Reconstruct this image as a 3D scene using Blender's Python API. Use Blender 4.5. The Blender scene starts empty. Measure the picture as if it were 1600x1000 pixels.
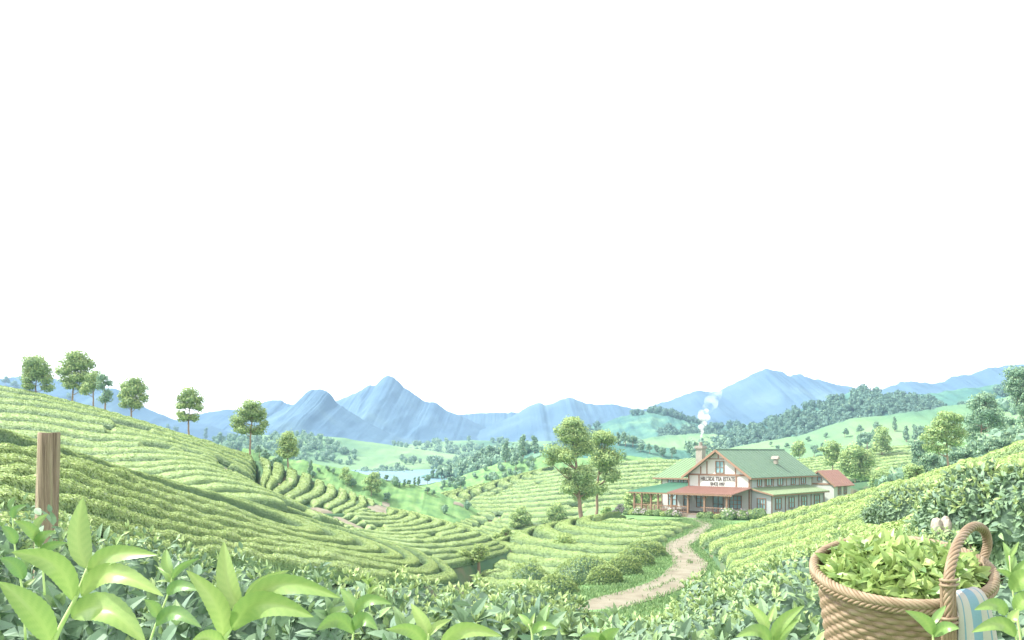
import bpy, math, random
import numpy as np
from mathutils import Vector, Matrix
from mathutils.bvhtree import BVHTree

rng = np.random.default_rng(11)
random.seed(11)
scene = bpy.context.scene
COL = scene.collection
F, HZ = 1400.0, 705.0            # focal length and horizon row of the 1600x1000 photograph

def W(u, v, d):
    return np.array([(u - 800) / F * d, d, (HZ - v) / F * d], float)

ORD = ['first', 'second', 'third', 'fourth', 'fifth', 'sixth', 'seventh', 'eighth', 'ninth', 'tenth', 'eleventh',
       'twelfth', 'thirteenth', 'fourteenth', 'fifteenth', 'sixteenth', 'seventeenth', 'eighteenth', 'nineteenth',
       'twentieth', 'twenty-first', 'twenty-second', 'twenty-third', 'twenty-fourth', 'twenty-fifth', 'twenty-sixth',
       'twenty-seventh', 'twenty-eighth']

# ------------------------------------------------------------------ noise
def _hash(ix, iy, seed):
    h = (ix.astype(np.int64) * 374761393 + iy.astype(np.int64) * 668265263 + seed * 974634777) & 0x7fffffff
    h = ((h ^ (h >> 13)) * 1274126177) & 0x7fffffff
    return ((h ^ (h >> 16)) & 0xffff) / 65535.0

def vnoise(x, y, seed=0):
    x = np.asarray(x, float); y = np.asarray(y, float)
    x, y = np.broadcast_arrays(x, y)
    ix, iy = np.floor(x), np.floor(y)
    fx, fy = x - ix, y - iy
    fx = fx * fx * (3 - 2 * fx); fy = fy * fy * (3 - 2 * fy)
    a = _hash(ix, iy, seed); b = _hash(ix + 1, iy, seed); c = _hash(ix, iy + 1, seed); d = _hash(ix + 1, iy + 1, seed)
    return (a + (b - a) * fx) * (1 - fy) + (c + (d - c) * fx) * fy

def fbm(x, y, seed=0, o=4):
    s = 0; a = 0.5; t = 0
    for k in range(o):
        s = s + a * vnoise(np.asarray(x) * 2 ** k, np.asarray(y) * 2 ** k, seed + k * 17); t += a; a *= .5
    return s / t

# ------------------------------------------------------------------ meshes
class MB:
    def __init__(self): self.V = []; self.n = 0; self.F = []; self.T = []; self.M = []
    def add(self, V, faces, tone=0.5, mi=0):
        V = np.asarray(V, float).reshape(-1, 3); faces = np.asarray(faces, np.int64)
        self.V.append(V); self.F.append(faces + self.n); self.n += len(V)
        t = np.broadcast_to(np.asarray(tone, float), (len(faces),)); self.T.append(t)
        self.M.append(np.full(len(faces), mi, int))
    def build(self, name, mats, parent=None, smooth=False):
        me = bpy.data.meshes.new(name)
        V = np.concatenate(self.V)
        me.vertices.add(len(V)); me.vertices.foreach_set('co', V.ravel())
        li = np.concatenate([f.ravel() for f in self.F])
        cnt = np.concatenate([np.full(len(f), f.shape[1]) for f in self.F])
        me.loops.add(len(li)); me.loops.foreach_set('vertex_index', li.astype(np.int32))
        me.polygons.add(len(cnt)); me.polygons.foreach_set('loop_start', np.concatenate([[0], np.cumsum(cnt)[:-1]]).astype(np.int32))
        me.polygons.foreach_set('material_index', np.concatenate(self.M).astype(np.int32))
        me.polygons.foreach_set('use_smooth', np.full(len(cnt), bool(smooth)))
        me.update(calc_edges=True)
        a = me.attributes.new('tone', 'FLOAT', 'FACE'); a.data.foreach_set('value', np.concatenate(self.T).astype(np.float32))
        if not isinstance(mats, (list, tuple)): mats = [mats]
        for m in mats: me.materials.append(m)
        o = bpy.data.objects.new(name, me); COL.objects.link(o)
        if parent is not None: o.parent = parent
        return o
    # --- shapes
    def grid(self, P, tone=.5, mi=0, closed=False):
        P = np.asarray(P); a, b = P.shape[:2]
        idx = np.arange(a * b).reshape(a, b)
        if closed: idx = np.concatenate([idx, idx[:1]], 0)
        f = np.stack([idx[:-1, :-1], idx[1:, :-1], idx[1:, 1:], idx[:-1, 1:]], -1).reshape(-1, 4)
        self.add(P.reshape(-1, 3), f, tone if np.ndim(tone) == 0 else np.asarray(tone).ravel(), mi)
    def box(self, x0, x1, y0, y1, z0, z1, tone=.5, mi=0):
        V = [(x, y, z) for z in (z0, z1) for y in (y0, y1) for x in (x0, x1)]
        self.add(V, [(0, 2, 3, 1), (4, 5, 7, 6), (0, 1, 5, 4), (2, 6, 7, 3), (0, 4, 6, 2), (1, 3, 7, 5)], tone, mi)
    def prism(self, poly, vec, tone=.5, mi=0):
        P = np.asarray(poly, float); n = len(P); v = np.asarray(vec, float)
        self.V.append(np.concatenate([P, P + v])); b = self.n; self.n += 2 * n
        q = np.array([(b + i, b + (i + 1) % n, b + n + (i + 1) % n, b + n + i) for i in range(n)])
        for f in (np.array([[b + i for i in range(n)][::-1]]), np.array([[b + n + i for i in range(n)]]), q):
            self.F.append(f); self.T.append(np.full(len(f), tone)); self.M.append(np.full(len(f), mi, int))
    def beam(self, p, q, w, h, tone=.5, mi=0):
        p = np.asarray(p, float); q = np.asarray(q, float); t = q - p; t /= np.linalg.norm(t)
        up = np.array([0, 0, 1.]) if abs(t[2]) < .9 else np.array([0, 1., 0])
        s = np.cross(t, up); s /= np.linalg.norm(s); n = np.cross(s, t)
        V = [c + s * a * w / 2 + n * b * h / 2 for c in (p, q) for a, b in ((-1, -1), (1, -1), (1, 1), (-1, 1))]
        self.add(V, [(0, 1, 2, 3), (7, 6, 5, 4), (0, 4, 5, 1), (1, 5, 6, 2), (2, 6, 7, 3), (3, 7, 4, 0)], tone, mi)
    def tube(self, P, R, k=8, tone=.5, mi=0, cap=True):
        P = np.asarray(P, float); n = len(P); R = np.broadcast_to(np.asarray(R, float), (n,))
        T = np.gradient(P, axis=0); T /= np.linalg.norm(T, axis=1)[:, None] + 1e-9
        ref = np.array([0, 1., 0]) if abs(T[0][1]) < .8 else np.array([1., 0, 0])
        S = []
        s = np.cross(T[0], ref); s /= np.linalg.norm(s)
        for i in range(n):
            s = s - T[i] * (s @ T[i]); s /= np.linalg.norm(s) + 1e-9; S.append(s)
        S = np.array(S); N = np.cross(T, S)
        a = np.linspace(0, 2 * np.pi, k, endpoint=False)
        G = P[None] + R[None, :, None] * (np.cos(a)[:, None, None] * S[None] + np.sin(a)[:, None, None] * N[None])
        b = self.n
        self.grid(G, tone, mi, closed=True)
        if cap:
            self.F.append(np.array([[b + i * n + n - 1 for i in range(k)]])); self.T.append(np.full(1, tone)); self.M.append(np.full(1, mi, int))
            self.F.append(np.array([[b + i * n for i in range(k)][::-1]])); self.T.append(np.full(1, tone)); self.M.append(np.full(1, mi, int))

def ico(sub=1):
    t = (1 + 5 ** .5) / 2
    V = [(-1, t, 0), (1, t, 0), (-1, -t, 0), (1, -t, 0), (0, -1, t), (0, 1, t), (0, -1, -t), (0, 1, -t), (t, 0, -1), (t, 0, 1), (-t, 0, -1), (-t, 0, 1)]
    Fc = [(0, 11, 5), (0, 5, 1), (0, 1, 7), (0, 7, 10), (0, 10, 11), (1, 5, 9), (5, 11, 4), (11, 10, 2), (10, 7, 6), (7, 1, 8),
          (3, 9, 4), (3, 4, 2), (3, 2, 6), (3, 6, 8), (3, 8, 9), (4, 9, 5), (2, 4, 11), (6, 2, 10), (8, 6, 7), (9, 8, 1)]
    V = [np.array(v) / np.linalg.norm(v) for v in V]
    for _ in range(sub):
        c = {}; nf = []
        def mid(a, b):
            k = (min(a, b), max(a, b))
            if k not in c:
                m = V[a] + V[b]; V.append(m / np.linalg.norm(m)); c[k] = len(V) - 1
            return c[k]
        for a, b, d in Fc:
            x, y, z = mid(a, b), mid(b, d), mid(d, a); nf += [(a, x, z), (b, y, x), (d, z, y), (x, y, z)]
        Fc = nf
    return np.array(V), np.array(Fc)
ICO1, ICO2, ICO3 = ico(1), ico(2), ico(3)

def unit(a): return a / (np.linalg.norm(a, axis=-1, keepdims=True) + 1e-9)

def leaf_quads(mb, P, N, size, tone, jitter=.6, aspect=.55, mi=0):
    """n small bent leaves at P, facing roughly along N"""
    n = len(P)
    if n == 0: return
    N = unit(N + rng.normal(0, jitter, (n, 3)))
    A = unit(np.cross(N, rng.normal(0, 1, (n, 3)))); B = np.cross(N, A)
    size = np.broadcast_to(np.asarray(size, float), (n,))[:, None] * rng.uniform(.7, 1.35, (n, 1))
    a = A * size * .5; b = B * size * .5 * aspect
    V = np.stack([P - a, P - b * 1.0 + N * size * .08 - a * .1, P + a, P + b + N * size * .08 - a * .1], 1)
    mb.add(V.reshape(-1, 3), np.arange(4 * n).reshape(n, 4), tone, mi)

def leaf_template(nl=6, fold=.35, droop=.35, wid=.40):
    """one tea leaf along +x, unit length, normal +z; grid nl+1 x 3"""
    t = np.linspace(0, 1, nl + 1)
    w = wid * .5 * (np.sin(np.pi * t ** .85) ** .8) * (1 - .25 * t) * 1.15
    w[0] = .015; w[-1] = .004
    z = -droop * t ** 2
    P = np.zeros((nl + 1, 3, 3))
    for j, s in enumerate((-1, 0, 1)):
        P[:, j, 0] = t * (1 - .1 * droop); P[:, j, 1] = s * w; P[:, j, 2] = z + abs(s) * w * fold
    i = np.arange((nl + 1) * 3).reshape(nl + 1, 3)
    f = np.stack([i[:-1, :-1], i[1:, :-1], i[1:, 1:], i[:-1, 1:]], -1).reshape(-1, 4)
    return P.reshape(-1, 3), f

def scatter_leaves(mb, P, D, N, size, tone, nl=4, mi=0, droop=.35, wid=.42):
    """true leaf shapes at P, tips along D, upper face along N"""
    n = len(P)
    if n == 0: return
    T, f = leaf_template(nl, .3, droop, wid)
    D = unit(D); S = unit(np.cross(N, D)); U = np.cross(D, S)
    size = np.broadcast_to(np.asarray(size, float), (n,))[:, None, None] * rng.uniform(.75, 1.25, (n, 1, 1))
    V = P[:, None] + size * (T[None, :, 0:1] * D[:, None] + T[None, :, 1:2] * S[:, None] + T[None, :, 2:3] * U[:, None])
    Fc = (f[None] + (np.arange(n) * len(T))[:, None, None]).reshape(-1, 4)
    mb.add(V.reshape(-1, 3), Fc, np.repeat(np.broadcast_to(np.asarray(tone, float), (n,)), len(f)), mi)

# ------------------------------------------------------------------ tags
def tag(o, label=None, cat=None, group=None, kind=None):
    if label: o['label'] = label
    if cat: o['category'] = cat
    if group: o['group'] = group
    if kind: o['kind'] = kind
    return o
def empty(name, loc=(0, 0, 0), rz=0):
    o = bpy.data.objects.new(name, None); COL.objects.link(o); o.location = loc; o.rotation_euler = (0, 0, rz)
    o.empty_display_size = .2
    return o
def structure(o): o['kind'] = 'structure'; return o

# ------------------------------------------------------------------ materials
def ramp_node(nt, stops, interp='LINEAR'):
    r = nt.nodes.new('ShaderNodeValToRGB'); cr = r.color_ramp; cr.interpolation = interp
    while len(cr.elements) > 1: cr.elements.remove(cr.elements[-1])
    cr.elements[0].position = stops[0][0]; cr.elements[0].color = (*stops[0][1], 1)
    for p, c in stops[1:]:
        e = cr.elements.new(p); e.color = (*c, 1)
    return r
def mat(name, stops, rough=.6, spec=.3, nscale=None, namp=.3, detail=4, transl=0, bump=0, bscale=None, tone=True, stretch=None, interp='LINEAR', bdist=.05):
    """colour ramp driven by the 'tone' of each face (leaf age, plank, strand) and by procedural noise"""
    m = bpy.data.materials.new(name); m.use_nodes = True; nt = m.node_tree; L = nt.links
    b = nt.nodes['Principled BSDF']; out = nt.nodes['Material Output']
    b.inputs['Roughness'].default_value = rough
    b.inputs['Specular IOR Level'].default_value = spec
    r = ramp_node(nt, stops, interp)
    tc = nt.nodes.new('ShaderNodeTexCoord'); vec = tc.outputs['Object']
    if stretch:
        mp = nt.nodes.new('ShaderNodeMapping'); mp.inputs['Scale'].default_value = stretch; L.new(vec, mp.inputs['Vector']); vec = mp.outputs['Vector']
    fac = None
    if tone:
        a = nt.nodes.new('ShaderNodeAttribute'); a.attribute_name = 'tone'; fac = a.outputs['Fac']
    if nscale:
        n = nt.nodes.new('ShaderNodeTexNoise'); n.inputs['Scale'].default_value = nscale; n.inputs['Detail'].default_value = detail
        L.new(vec, n.inputs['Vector'])
        if tone:
            k = nt.nodes.new('ShaderNodeMath'); k.operation = 'MULTIPLY_ADD'; L.new(n.outputs['Fac'], k.inputs[0]); k.inputs[1].default_value = namp * 2; k.inputs[2].default_value = -namp
            s = nt.nodes.new('ShaderNodeMath'); s.operation = 'ADD'; L.new(k.outputs[0], s.inputs[0]); L.new(fac, s.inputs[1]); fac = s.outputs[0]
        else:
            fac = n.outputs['Fac']
    L.new(fac, r.inputs['Fac'])
    L.new(r.outputs['Color'], b.inputs['Base Color'])
    if bump:
        n2 = nt.nodes.new('ShaderNodeTexNoise'); n2.inputs['Scale'].default_value = bscale or 8; n2.inputs['Detail'].default_value = 5
        L.new(vec, n2.inputs['Vector'])
        bp = nt.nodes.new('ShaderNodeBump'); bp.inputs['Strength'].default_value = bump; bp.inputs['Distance'].default_value = bdist
        L.new(n2.outputs['Fac'], bp.inputs['Height']); L.new(bp.outputs['Normal'], b.inputs['Normal'])
    if transl:
        t = nt.nodes.new('ShaderNodeBsdfTranslucent'); L.new(r.outputs['Color'], t.inputs['Color'])
        mx = nt.nodes.new('ShaderNodeMixShader'); mx.inputs[0].default_value = transl
        L.new(b.outputs[0], mx.inputs[1]); L.new(t.outputs[0], mx.inputs[2]); L.new(mx.outputs[0], out.inputs['Surface'])
    return m

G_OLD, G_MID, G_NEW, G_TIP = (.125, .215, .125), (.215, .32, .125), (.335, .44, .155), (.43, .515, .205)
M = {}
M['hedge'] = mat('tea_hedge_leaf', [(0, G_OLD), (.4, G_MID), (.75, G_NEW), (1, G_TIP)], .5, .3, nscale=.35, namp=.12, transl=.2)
M['bush'] = mat('tea_bush_leaf', [(0, (.15, .235, .165)), (.35, (.205, .31, .18)), (.7, (.285, .40, .165)), (1, (.42, .515, .225))], .5, .25, nscale=6, namp=.08, transl=.2)
M['shoot'] = mat('young_tea_leaf', [(0, (0.132, 0.242, 0.092)), (.5, (0.222, 0.335, 0.101)), (1, (0.364, 0.464, 0.158))], .32, .4, nscale=18, namp=.10, transl=.3)
M['stem'] = mat('green_stem', [(0, (.30, .42, .16)), (1, (.50, .62, .26))], .45, .4, nscale=20, namp=.2)
M['tree'] = mat('tree_leaf', [(0, (0.190, 0.298, 0.160)), (.5, (0.301, 0.424, 0.180)), (1, (0.467, 0.549, 0.200))], .6, .2, nscale=.25, namp=.2, transl=.22)
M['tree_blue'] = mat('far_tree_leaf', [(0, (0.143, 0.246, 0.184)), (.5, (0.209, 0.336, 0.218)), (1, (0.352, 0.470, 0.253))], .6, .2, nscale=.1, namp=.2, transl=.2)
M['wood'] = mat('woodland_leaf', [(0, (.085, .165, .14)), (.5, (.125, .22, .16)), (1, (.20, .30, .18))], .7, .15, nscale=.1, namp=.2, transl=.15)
M['bark'] = mat('bark', [(0, (.20, .14, .10)), (1, (.40, .30, .22))], .8, .2, nscale=3, namp=.5, stretch=(3, 3, .6), bump=.5, bscale=6)
M['soil'] = mat('terrace_soil', [(.25, (.055, .115, .07)), (.5, (.08, .15, .075)), (.64, (.14, .15, .09)), (.8, (.24, .185, .13))], .9, .1, nscale=.30, detail=6, tone=False, bump=.4, bscale=2)
M['field'] = mat('pasture', [(.3, (0.085, 0.175, 0.110)), (.5, (0.152, 0.262, 0.130)), (.7, (0.228, 0.339, 0.170))], .9, .1, nscale=.02, detail=7, tone=False, bump=.5, bscale=.3, bdist=.6)
M['grassland'] = mat('meadow', [(.3, (0.095, 0.190, 0.084)), (.55, (0.158, 0.280, 0.105)), (.75, (0.231, 0.336, 0.147))], .9, .1, nscale=.5, detail=6, tone=False, bump=.5, bscale=5)
M['forest'] = mat('wooded_slope', [(.3, (0.049, 0.128, 0.128)), (.55, (0.084, 0.188, 0.145)), (.75, (0.154, 0.270, 0.170))], .9, .1, nscale=.045, detail=8, tone=False, bump=.9, bscale=.12, bdist=2.5)
M['mount'] = mat('mountain_slope', [(.3, (0.071, 0.131, 0.201)), (.55, (0.093, 0.161, 0.226)), (.75, (0.132, 0.208, 0.237))], .95, .05, nscale=.012, detail=9, tone=False, bump=.4, bscale=.03, bdist=8)  # blue in the base colour carries part of the distance haze
M['path'] = mat('sandy_track', [(.3, (0.185, 0.163, 0.122)), (.5, (0.228, 0.208, 0.158)), (.75, (0.258, 0.244, 0.194))], .95, .1, nscale=.8, detail=8, tone=False, bump=.5, bscale=3)
M['grass'] = mat('grass_blade', [(0, (.10, .19, .09)), (.5, (.17, .28, .11)), (1, (.28, .38, .16))], .6, .2, transl=.25)
M['white_wall'] = mat('limewashed_wall', [(0, (0.440, 0.451, 0.418)), (1, (0.540, 0.557, 0.511))], .8, .2, nscale=.9, namp=.35, bump=.15, bscale=6)
M['side_wall'] = mat('boarded_wall', [(0, (0.358, 0.377, 0.381)), (1, (0.440, 0.466, 0.463))], .8, .2, nscale=.7, namp=.3, stretch=(2, 2, .3))
M['timber'] = mat('brown_timber', [(0, (0.180, 0.102, 0.066)), (1, (0.312, 0.198, 0.132))], .7, .25, nscale=2, namp=.3)
M['roof_green'] = mat('green_roofing', [(0, (0.097, 0.170, 0.118)), (1, (0.166, 0.239, 0.153))], .6, .3, nscale=.9, namp=.3, detail=6, bump=.3, bscale=4)
M['roof_lit'] = mat('lit_green_roofing', [(0, (0.135, 0.221, 0.121)), (1, (0.189, 0.278, 0.149))], .6, .3, nscale=1, namp=.3, detail=6, bump=.3, bscale=4)  # green roofing again, its sunlit paleness put into the colour
M['roof_teal'] = mat('teal_roofing', [(0, (0.101, 0.251, 0.171)), (1, (0.164, 0.330, 0.217))], .6, .3, nscale=1, namp=.3, bump=.3, bscale=4)
M['roof_red'] = mat('red_roofing', [(0, (0.257, 0.131, 0.104)), (1, (0.342, 0.203, 0.158))], .6, .3, nscale=1.2, namp=.35, bump=.3, bscale=4)
M['roof_moss'] = mat('mossy_roofing', [(0, (0.180, 0.252, 0.144)), (1, (0.270, 0.330, 0.180))], .6, .3, nscale=.8, namp=.4, bump=.3, bscale=4)
M['brick'] = mat('chimney_stone', [(0, (0.231, 0.198, 0.165)), (1, (0.363, 0.330, 0.286))], .85, .2, nscale=2.5, namp=.5, bump=.4, bscale=5)
M['glass'] = mat('window_glass', [(0, (0.150, 0.286, 0.312)), (1, (0.360, 0.546, 0.576))], .12, .6, nscale=.8, namp=.4)
M['ink'] = mat('sign_paint', [(0, (.10, .09, .08)), (1, (.16, .14, .12))], .7, .2)
M['step'] = mat('step_stone', [(0, (0.200, 0.184, 0.160)), (1, (0.264, 0.248, 0.220))], .9, .2, nscale=3, namp=.4)
M['deck'] = mat('deck_board', [(0, (0.180, 0.135, 0.100)), (1, (0.260, 0.210, 0.160))], .8, .2, nscale=2, namp=.3)
M['blossom'] = mat('blossom', [(0, (0.375, 0.300, 0.310)), (.5, (0.425, 0.400, 0.400)), (1, (0.440, 0.430, 0.370))], .6, .2, transl=.2)
M['wicker'] = mat('wicker', [(0, (0.131, 0.088, 0.052)), (.5, (0.219, 0.158, 0.099)), (1, (0.298, 0.237, 0.159))], .55, .35, nscale=14, namp=.25, bump=.35, bscale=60, bdist=.004)
M['cloth'] = mat('striped_cotton', [(0, (0.390, 0.370, 0.350)), (.45, (0.410, 0.395, 0.375)), (.5, (0.150, 0.260, 0.330)), (1, (0.190, 0.300, 0.370))], .9, .1, nscale=25, namp=.04, bump=.3, bscale=150, bdist=.003)
M['post'] = mat('weathered_post', [(.3, (0.078, 0.058, 0.046)), (.42, (0.221, 0.169, 0.124)), (.56, (0.325, 0.260, 0.195)), (.66, (0.247, 0.247, 0.143)), (.8, (0.351, 0.286, 0.215))], .85, .15, nscale=16, detail=10, tone=False, stretch=(1.6, 1.6, .07), bump=1, bscale=30, bdist=.05)
M['stone'] = mat('field_stone', [(.3, (0.286, 0.245, 0.205)), (.7, (0.435, 0.388, 0.330))], .9, .15, nscale=5, tone=False, bump=.4, bscale=10)
def water_mat():
    m = mat('lake_water', [(.3, (.10, .20, .27)), (.7, (.15, .26, .33))], .5, .15, nscale=.02, tone=False, bump=.15, bscale=.6)
    return m
M['water'] = water_mat()

# ------------------------------------------------------------------ curves and lofts
def crom(P, m):
    P = np.asarray(P, float); n = len(P)
    E = np.concatenate([[2 * P[0] - P[1]], P, [2 * P[-1] - P[-2]]])
    t = np.linspace(0, n - 1, m); i = np.minimum(t.astype(int), n - 2); f = (t - i).reshape(-1, *([1] * (P.ndim - 1)))
    a, b, c, d = E[i], E[i + 1], E[i + 2], E[i + 3]
    return .5 * (2 * b + (c - a) * f + (2 * a - 5 * b + 4 * c - d) * f ** 2 + (3 * b - a - 3 * c + d) * f ** 3)

SURF_V, SURF_F, SURF_N = [], [], [0]
def add_surface(P):
    a, b = P.shape[:2]; idx = np.arange(a * b).reshape(a, b) + SURF_N[0]
    f = np.stack([idx[:-1, :-1], idx[1:, :-1], idx[1:, 1:], idx[:-1, 1:]], -1).reshape(-1, 4)
    SURF_V.append(P.reshape(-1, 3)); SURF_F.append(f); SURF_N[0] += a * b

class Loft:
    def __init__(self, keys, mx=90, my=48, dscale=1.0, dz=.45):
        K = np.array([[W(u, v, d * dscale) for u, v, d in k] for k in keys])      # key, point, xyz
        K[..., 2] -= dz
        K = np.stack([crom(k, mx) for k in K])                         # key, s, xyz
        self.P = crom(K, my)                                           # t, s, xyz
    def row(self, t):
        my = len(self.P); x = t * (my - 1); i = min(int(x), my - 2); f = x - i
        return self.P[i] * (1 - f) + self.P[i + 1] * f
    def surface(self, name, m, skirt=5.0):
        P = self.P.copy()
        P[..., 2] += (fbm(P[..., 0] * .5, P[..., 1] * .5, 3) - .5) * .12
        def flare(a, b):
            h = (a - b) * [1, 1, 0]; h = h / (np.linalg.norm(h, axis=-1, keepdims=True) + 1e-6); return a + h * 3.5 - [0, 0, 2.6]
        A, B = flare(P[:1], P[1:2]), flare(P[-1:], P[-2:-1])
        P = np.concatenate([A - [0, 0, skirt], A, P, B, B - [0, 0, skirt]], 0)
        P = np.concatenate([P[:, :1] - [0, 0, skirt], P, P[:, -1:] - [0, 0, skirt]], 1)
        mb = MB(); mb.grid(P); o = mb.build(name, m, smooth=True); structure(o)
        add_surface(self.P)
        return o

def resample(C, step):
    seg = np.linalg.norm(np.diff(C, axis=0), axis=1); L = np.concatenate([[0], np.cumsum(seg)])
    n = max(6, int(L[-1] / step) + 1); x = np.linspace(0, L[-1], n)
    return x, L

def in_view(P, mu=60, mv=60):
    y = np.maximum(P[..., 1], .2)
    u = 800 + P[..., 0] / y * F; v = HZ - P[..., 2] / y * F
    return (u > -mu) & (u < 1600 + mu) & (v < 1000 + mv)

DEFER, FOOTPATHS = [], []
def hedge_rows(*a, **k): DEFER.append((a, k))
def grow_rows(loft, n, labels, group, leafk=.0021, leafmin=.075, cover=1.1, hk=.34, hmax=.85, wk=.78, budget=60000, seed=0, t0=0., t1=1., topflush=.72, gapp=.03):
    """one tea hedge per row of the loft: a rounded body and its leaves in one mesh"""
    prof = np.linspace(.06, np.pi - .06, 11)
    px = np.sign(np.cos(prof)) * np.abs(np.cos(prof)) ** .48; pz = np.sin(prof) ** .5
    dt = (t1 - t0) / n
    for i in range(n):
        tc = t0 + (i + .5) * dt
        C0, Ca, Cb = loft.row(tc), loft.row(max(0, tc - dt / 2)), loft.row(min(1, tc + dt / 2))
        dm = np.median(C0[:, 1])
        step = float(np.clip(dm * .006, .18, .9))
        x, Lc = resample(C0, step)
        C = np.stack([np.interp(x, Lc, C0[:, k]) for k in range(3)], 1)
        Sd = np.stack([np.interp(x, Lc, (Cb - Ca)[:, k]) for k in range(3)], 1)
        sp = np.linalg.norm(Sd, axis=1)
        end = np.minimum(x, x[-1] - x) / np.maximum(.6 * np.minimum(sp, 2), .2)
        taper = np.sqrt(np.clip(1 - (1 - np.clip(end, 0, 1)) ** 2, .02, 1))
        # occasional gaps and dips along the row, as where a bush is missing
        g = vnoise(x * .23, i * 7.3, seed + 5); taper = taper * np.where(g < gapp * 3, .55 + .15 * g, 1)
        for fp in FOOTPATHS:
            dm_ = np.min(np.linalg.norm(C[:, None, :2] - fp[None, :, :2], axis=2), axis=1); taper = taper * np.clip((dm_ - .55) / .5, .03, 1)
        wob = 1 + .22 * (fbm(x * .55, i * 3.1 + 0 * x, seed + 9) - .5)
        Wd = Sd * (wk * .5 * taper * wob)[:, None]
        H = np.clip(hk * sp, .15, hmax) * taper * (1 + .35 * (fbm(x * .8, i * 5.7 + 0 * x, seed + 2) - .5))
        # meander
        C = C + Sd * ((fbm(x * .12, i * 9.1 + 0 * x, seed + 21) - .5) * .35)[:, None]
        P = C[:, None] + Wd[:, None] * px[None, :, None]
        P[..., 2] += H[:, None] * pz[None] - .06
        bump = (fbm(P[..., 0] * 2.2 + P[..., 2] * 1.7, P[..., 1] * 2.2, seed + 31, 3) - .5)
        cen = C[:, None] + np.array([0, 0, 1.]) * (H[:, None, None] * .3)
        P = P + (P - cen) * (bump * .20)[..., None]
        vis = in_view(P, 40, 40)
        if vis.mean() < .01: continue
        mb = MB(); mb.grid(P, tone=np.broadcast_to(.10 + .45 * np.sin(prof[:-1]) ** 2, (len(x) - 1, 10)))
        # leaves over the body
        area = np.sum(np.linalg.norm(np.diff(P, axis=1), axis=2)) * (x[1] - x[0])
        size = max(leafmin, dm * leafk)
        cnt = int(min(budget, cover * area / (size * size * .5)))
        a = rng.uniform(0, len(x) - 1.001, cnt); b = rng.uniform(0, 9.999, cnt)
        ai, bi = a.astype(int), b.astype(int); fa, fb = (a - ai)[:, None], (b - bi)[:, None]
        Q = (P[ai, bi] * (1 - fa) + P[ai + 1, bi] * fa) * (1 - fb) + (P[ai, bi + 1] * (1 - fa) + P[ai + 1, bi + 1] * fa) * fb
        Nn = np.cross(P[ai + 1, bi] - P[ai, bi], P[ai, bi + 1] - P[ai, bi]); Nn = unit(Nn); Nn[Nn[:, 2] < 0] *= 1
        oc = unit(Q - cen[ai, 0]); sgn = np.sign(np.sum(Nn * oc, 1))[:, None]; Nn = Nn * sgn
        keep = in_view(Q, 25, 25); Q, Nn = Q[keep], Nn[keep]
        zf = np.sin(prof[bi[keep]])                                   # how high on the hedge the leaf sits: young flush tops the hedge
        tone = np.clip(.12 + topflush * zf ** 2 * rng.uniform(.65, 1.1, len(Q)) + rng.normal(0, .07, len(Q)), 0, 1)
        dd = Q[:, 1]
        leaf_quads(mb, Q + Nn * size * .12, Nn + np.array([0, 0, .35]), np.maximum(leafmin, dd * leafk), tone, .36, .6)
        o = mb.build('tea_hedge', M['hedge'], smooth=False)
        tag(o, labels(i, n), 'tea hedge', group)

# ------------------------------------------------------------------ ridges: hills and mountains with a crest, spurs and two slopes
def ridge(name, sil, d, dfront, foot, dback, m, amp=.35, fx=14, seed=0, n=300, k=48, jag=.02, p=1.35, surf=True, dvar=None):
    S = crom(np.array([(u, v, (d if dvar is None else dv)) for (u, v), dv in zip(sil, dvar or [d] * len(sil))], float), n)
    C = np.stack([(S[:, 0] - 800) / F * S[:, 2], S[:, 2], (HZ - S[:, 1]) / F * S[:, 2]], 1)
    width = C[-1, 0] - C[0, 0]
    sx = (C[:, 0] - C[0, 0]) / width * fx
    relief = np.maximum(C[:, 2] - foot, 1)
    C[:, 2] += relief * jag * (fbm(sx * 4, 0 * sx, seed + 40, 4) - .5) * 2
    rows = []
    ts = np.concatenate([-np.linspace(1, 0, 8)[:-1], np.linspace(0, 1, k)])
    for t in ts:
        tt = abs(t); y = C[:, 1] + (dback * tt if t < 0 else -dfront * tt)
        f = 1 - (1 - tt) ** p
        wx = sx + .9 * (fbm(sx * .7, tt * 2.5 + 0 * sx, seed + 3) - .5) * tt * 2
        nz = 1 - np.abs(2 * fbm(wx + tt * 1.2, tt * 4.5 + 0 * sx, seed, 3) - 1)
        nz2 = fbm(wx * 3.1, tt * 4 + 0 * sx, seed + 8, 3) - .5
        env = (tt ** .6) * (1 - tt) ** .5 * 1.6
        z = C[:, 2] * (1 - f) + foot * f + relief * env * (amp * (nz - .75) + amp * .12 * nz2)
        z = np.minimum(z, C[:, 2] + 0 * z + relief * .0)
        scale = y / C[:, 1]
        rows.append(np.stack([C[:, 0], y, z], 1))
    P = np.array(rows)
    mb = MB(); mb.grid(P); o = mb.build(name, m, smooth=True); structure(o)
    if surf: add_surface(P)
    return P

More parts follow.
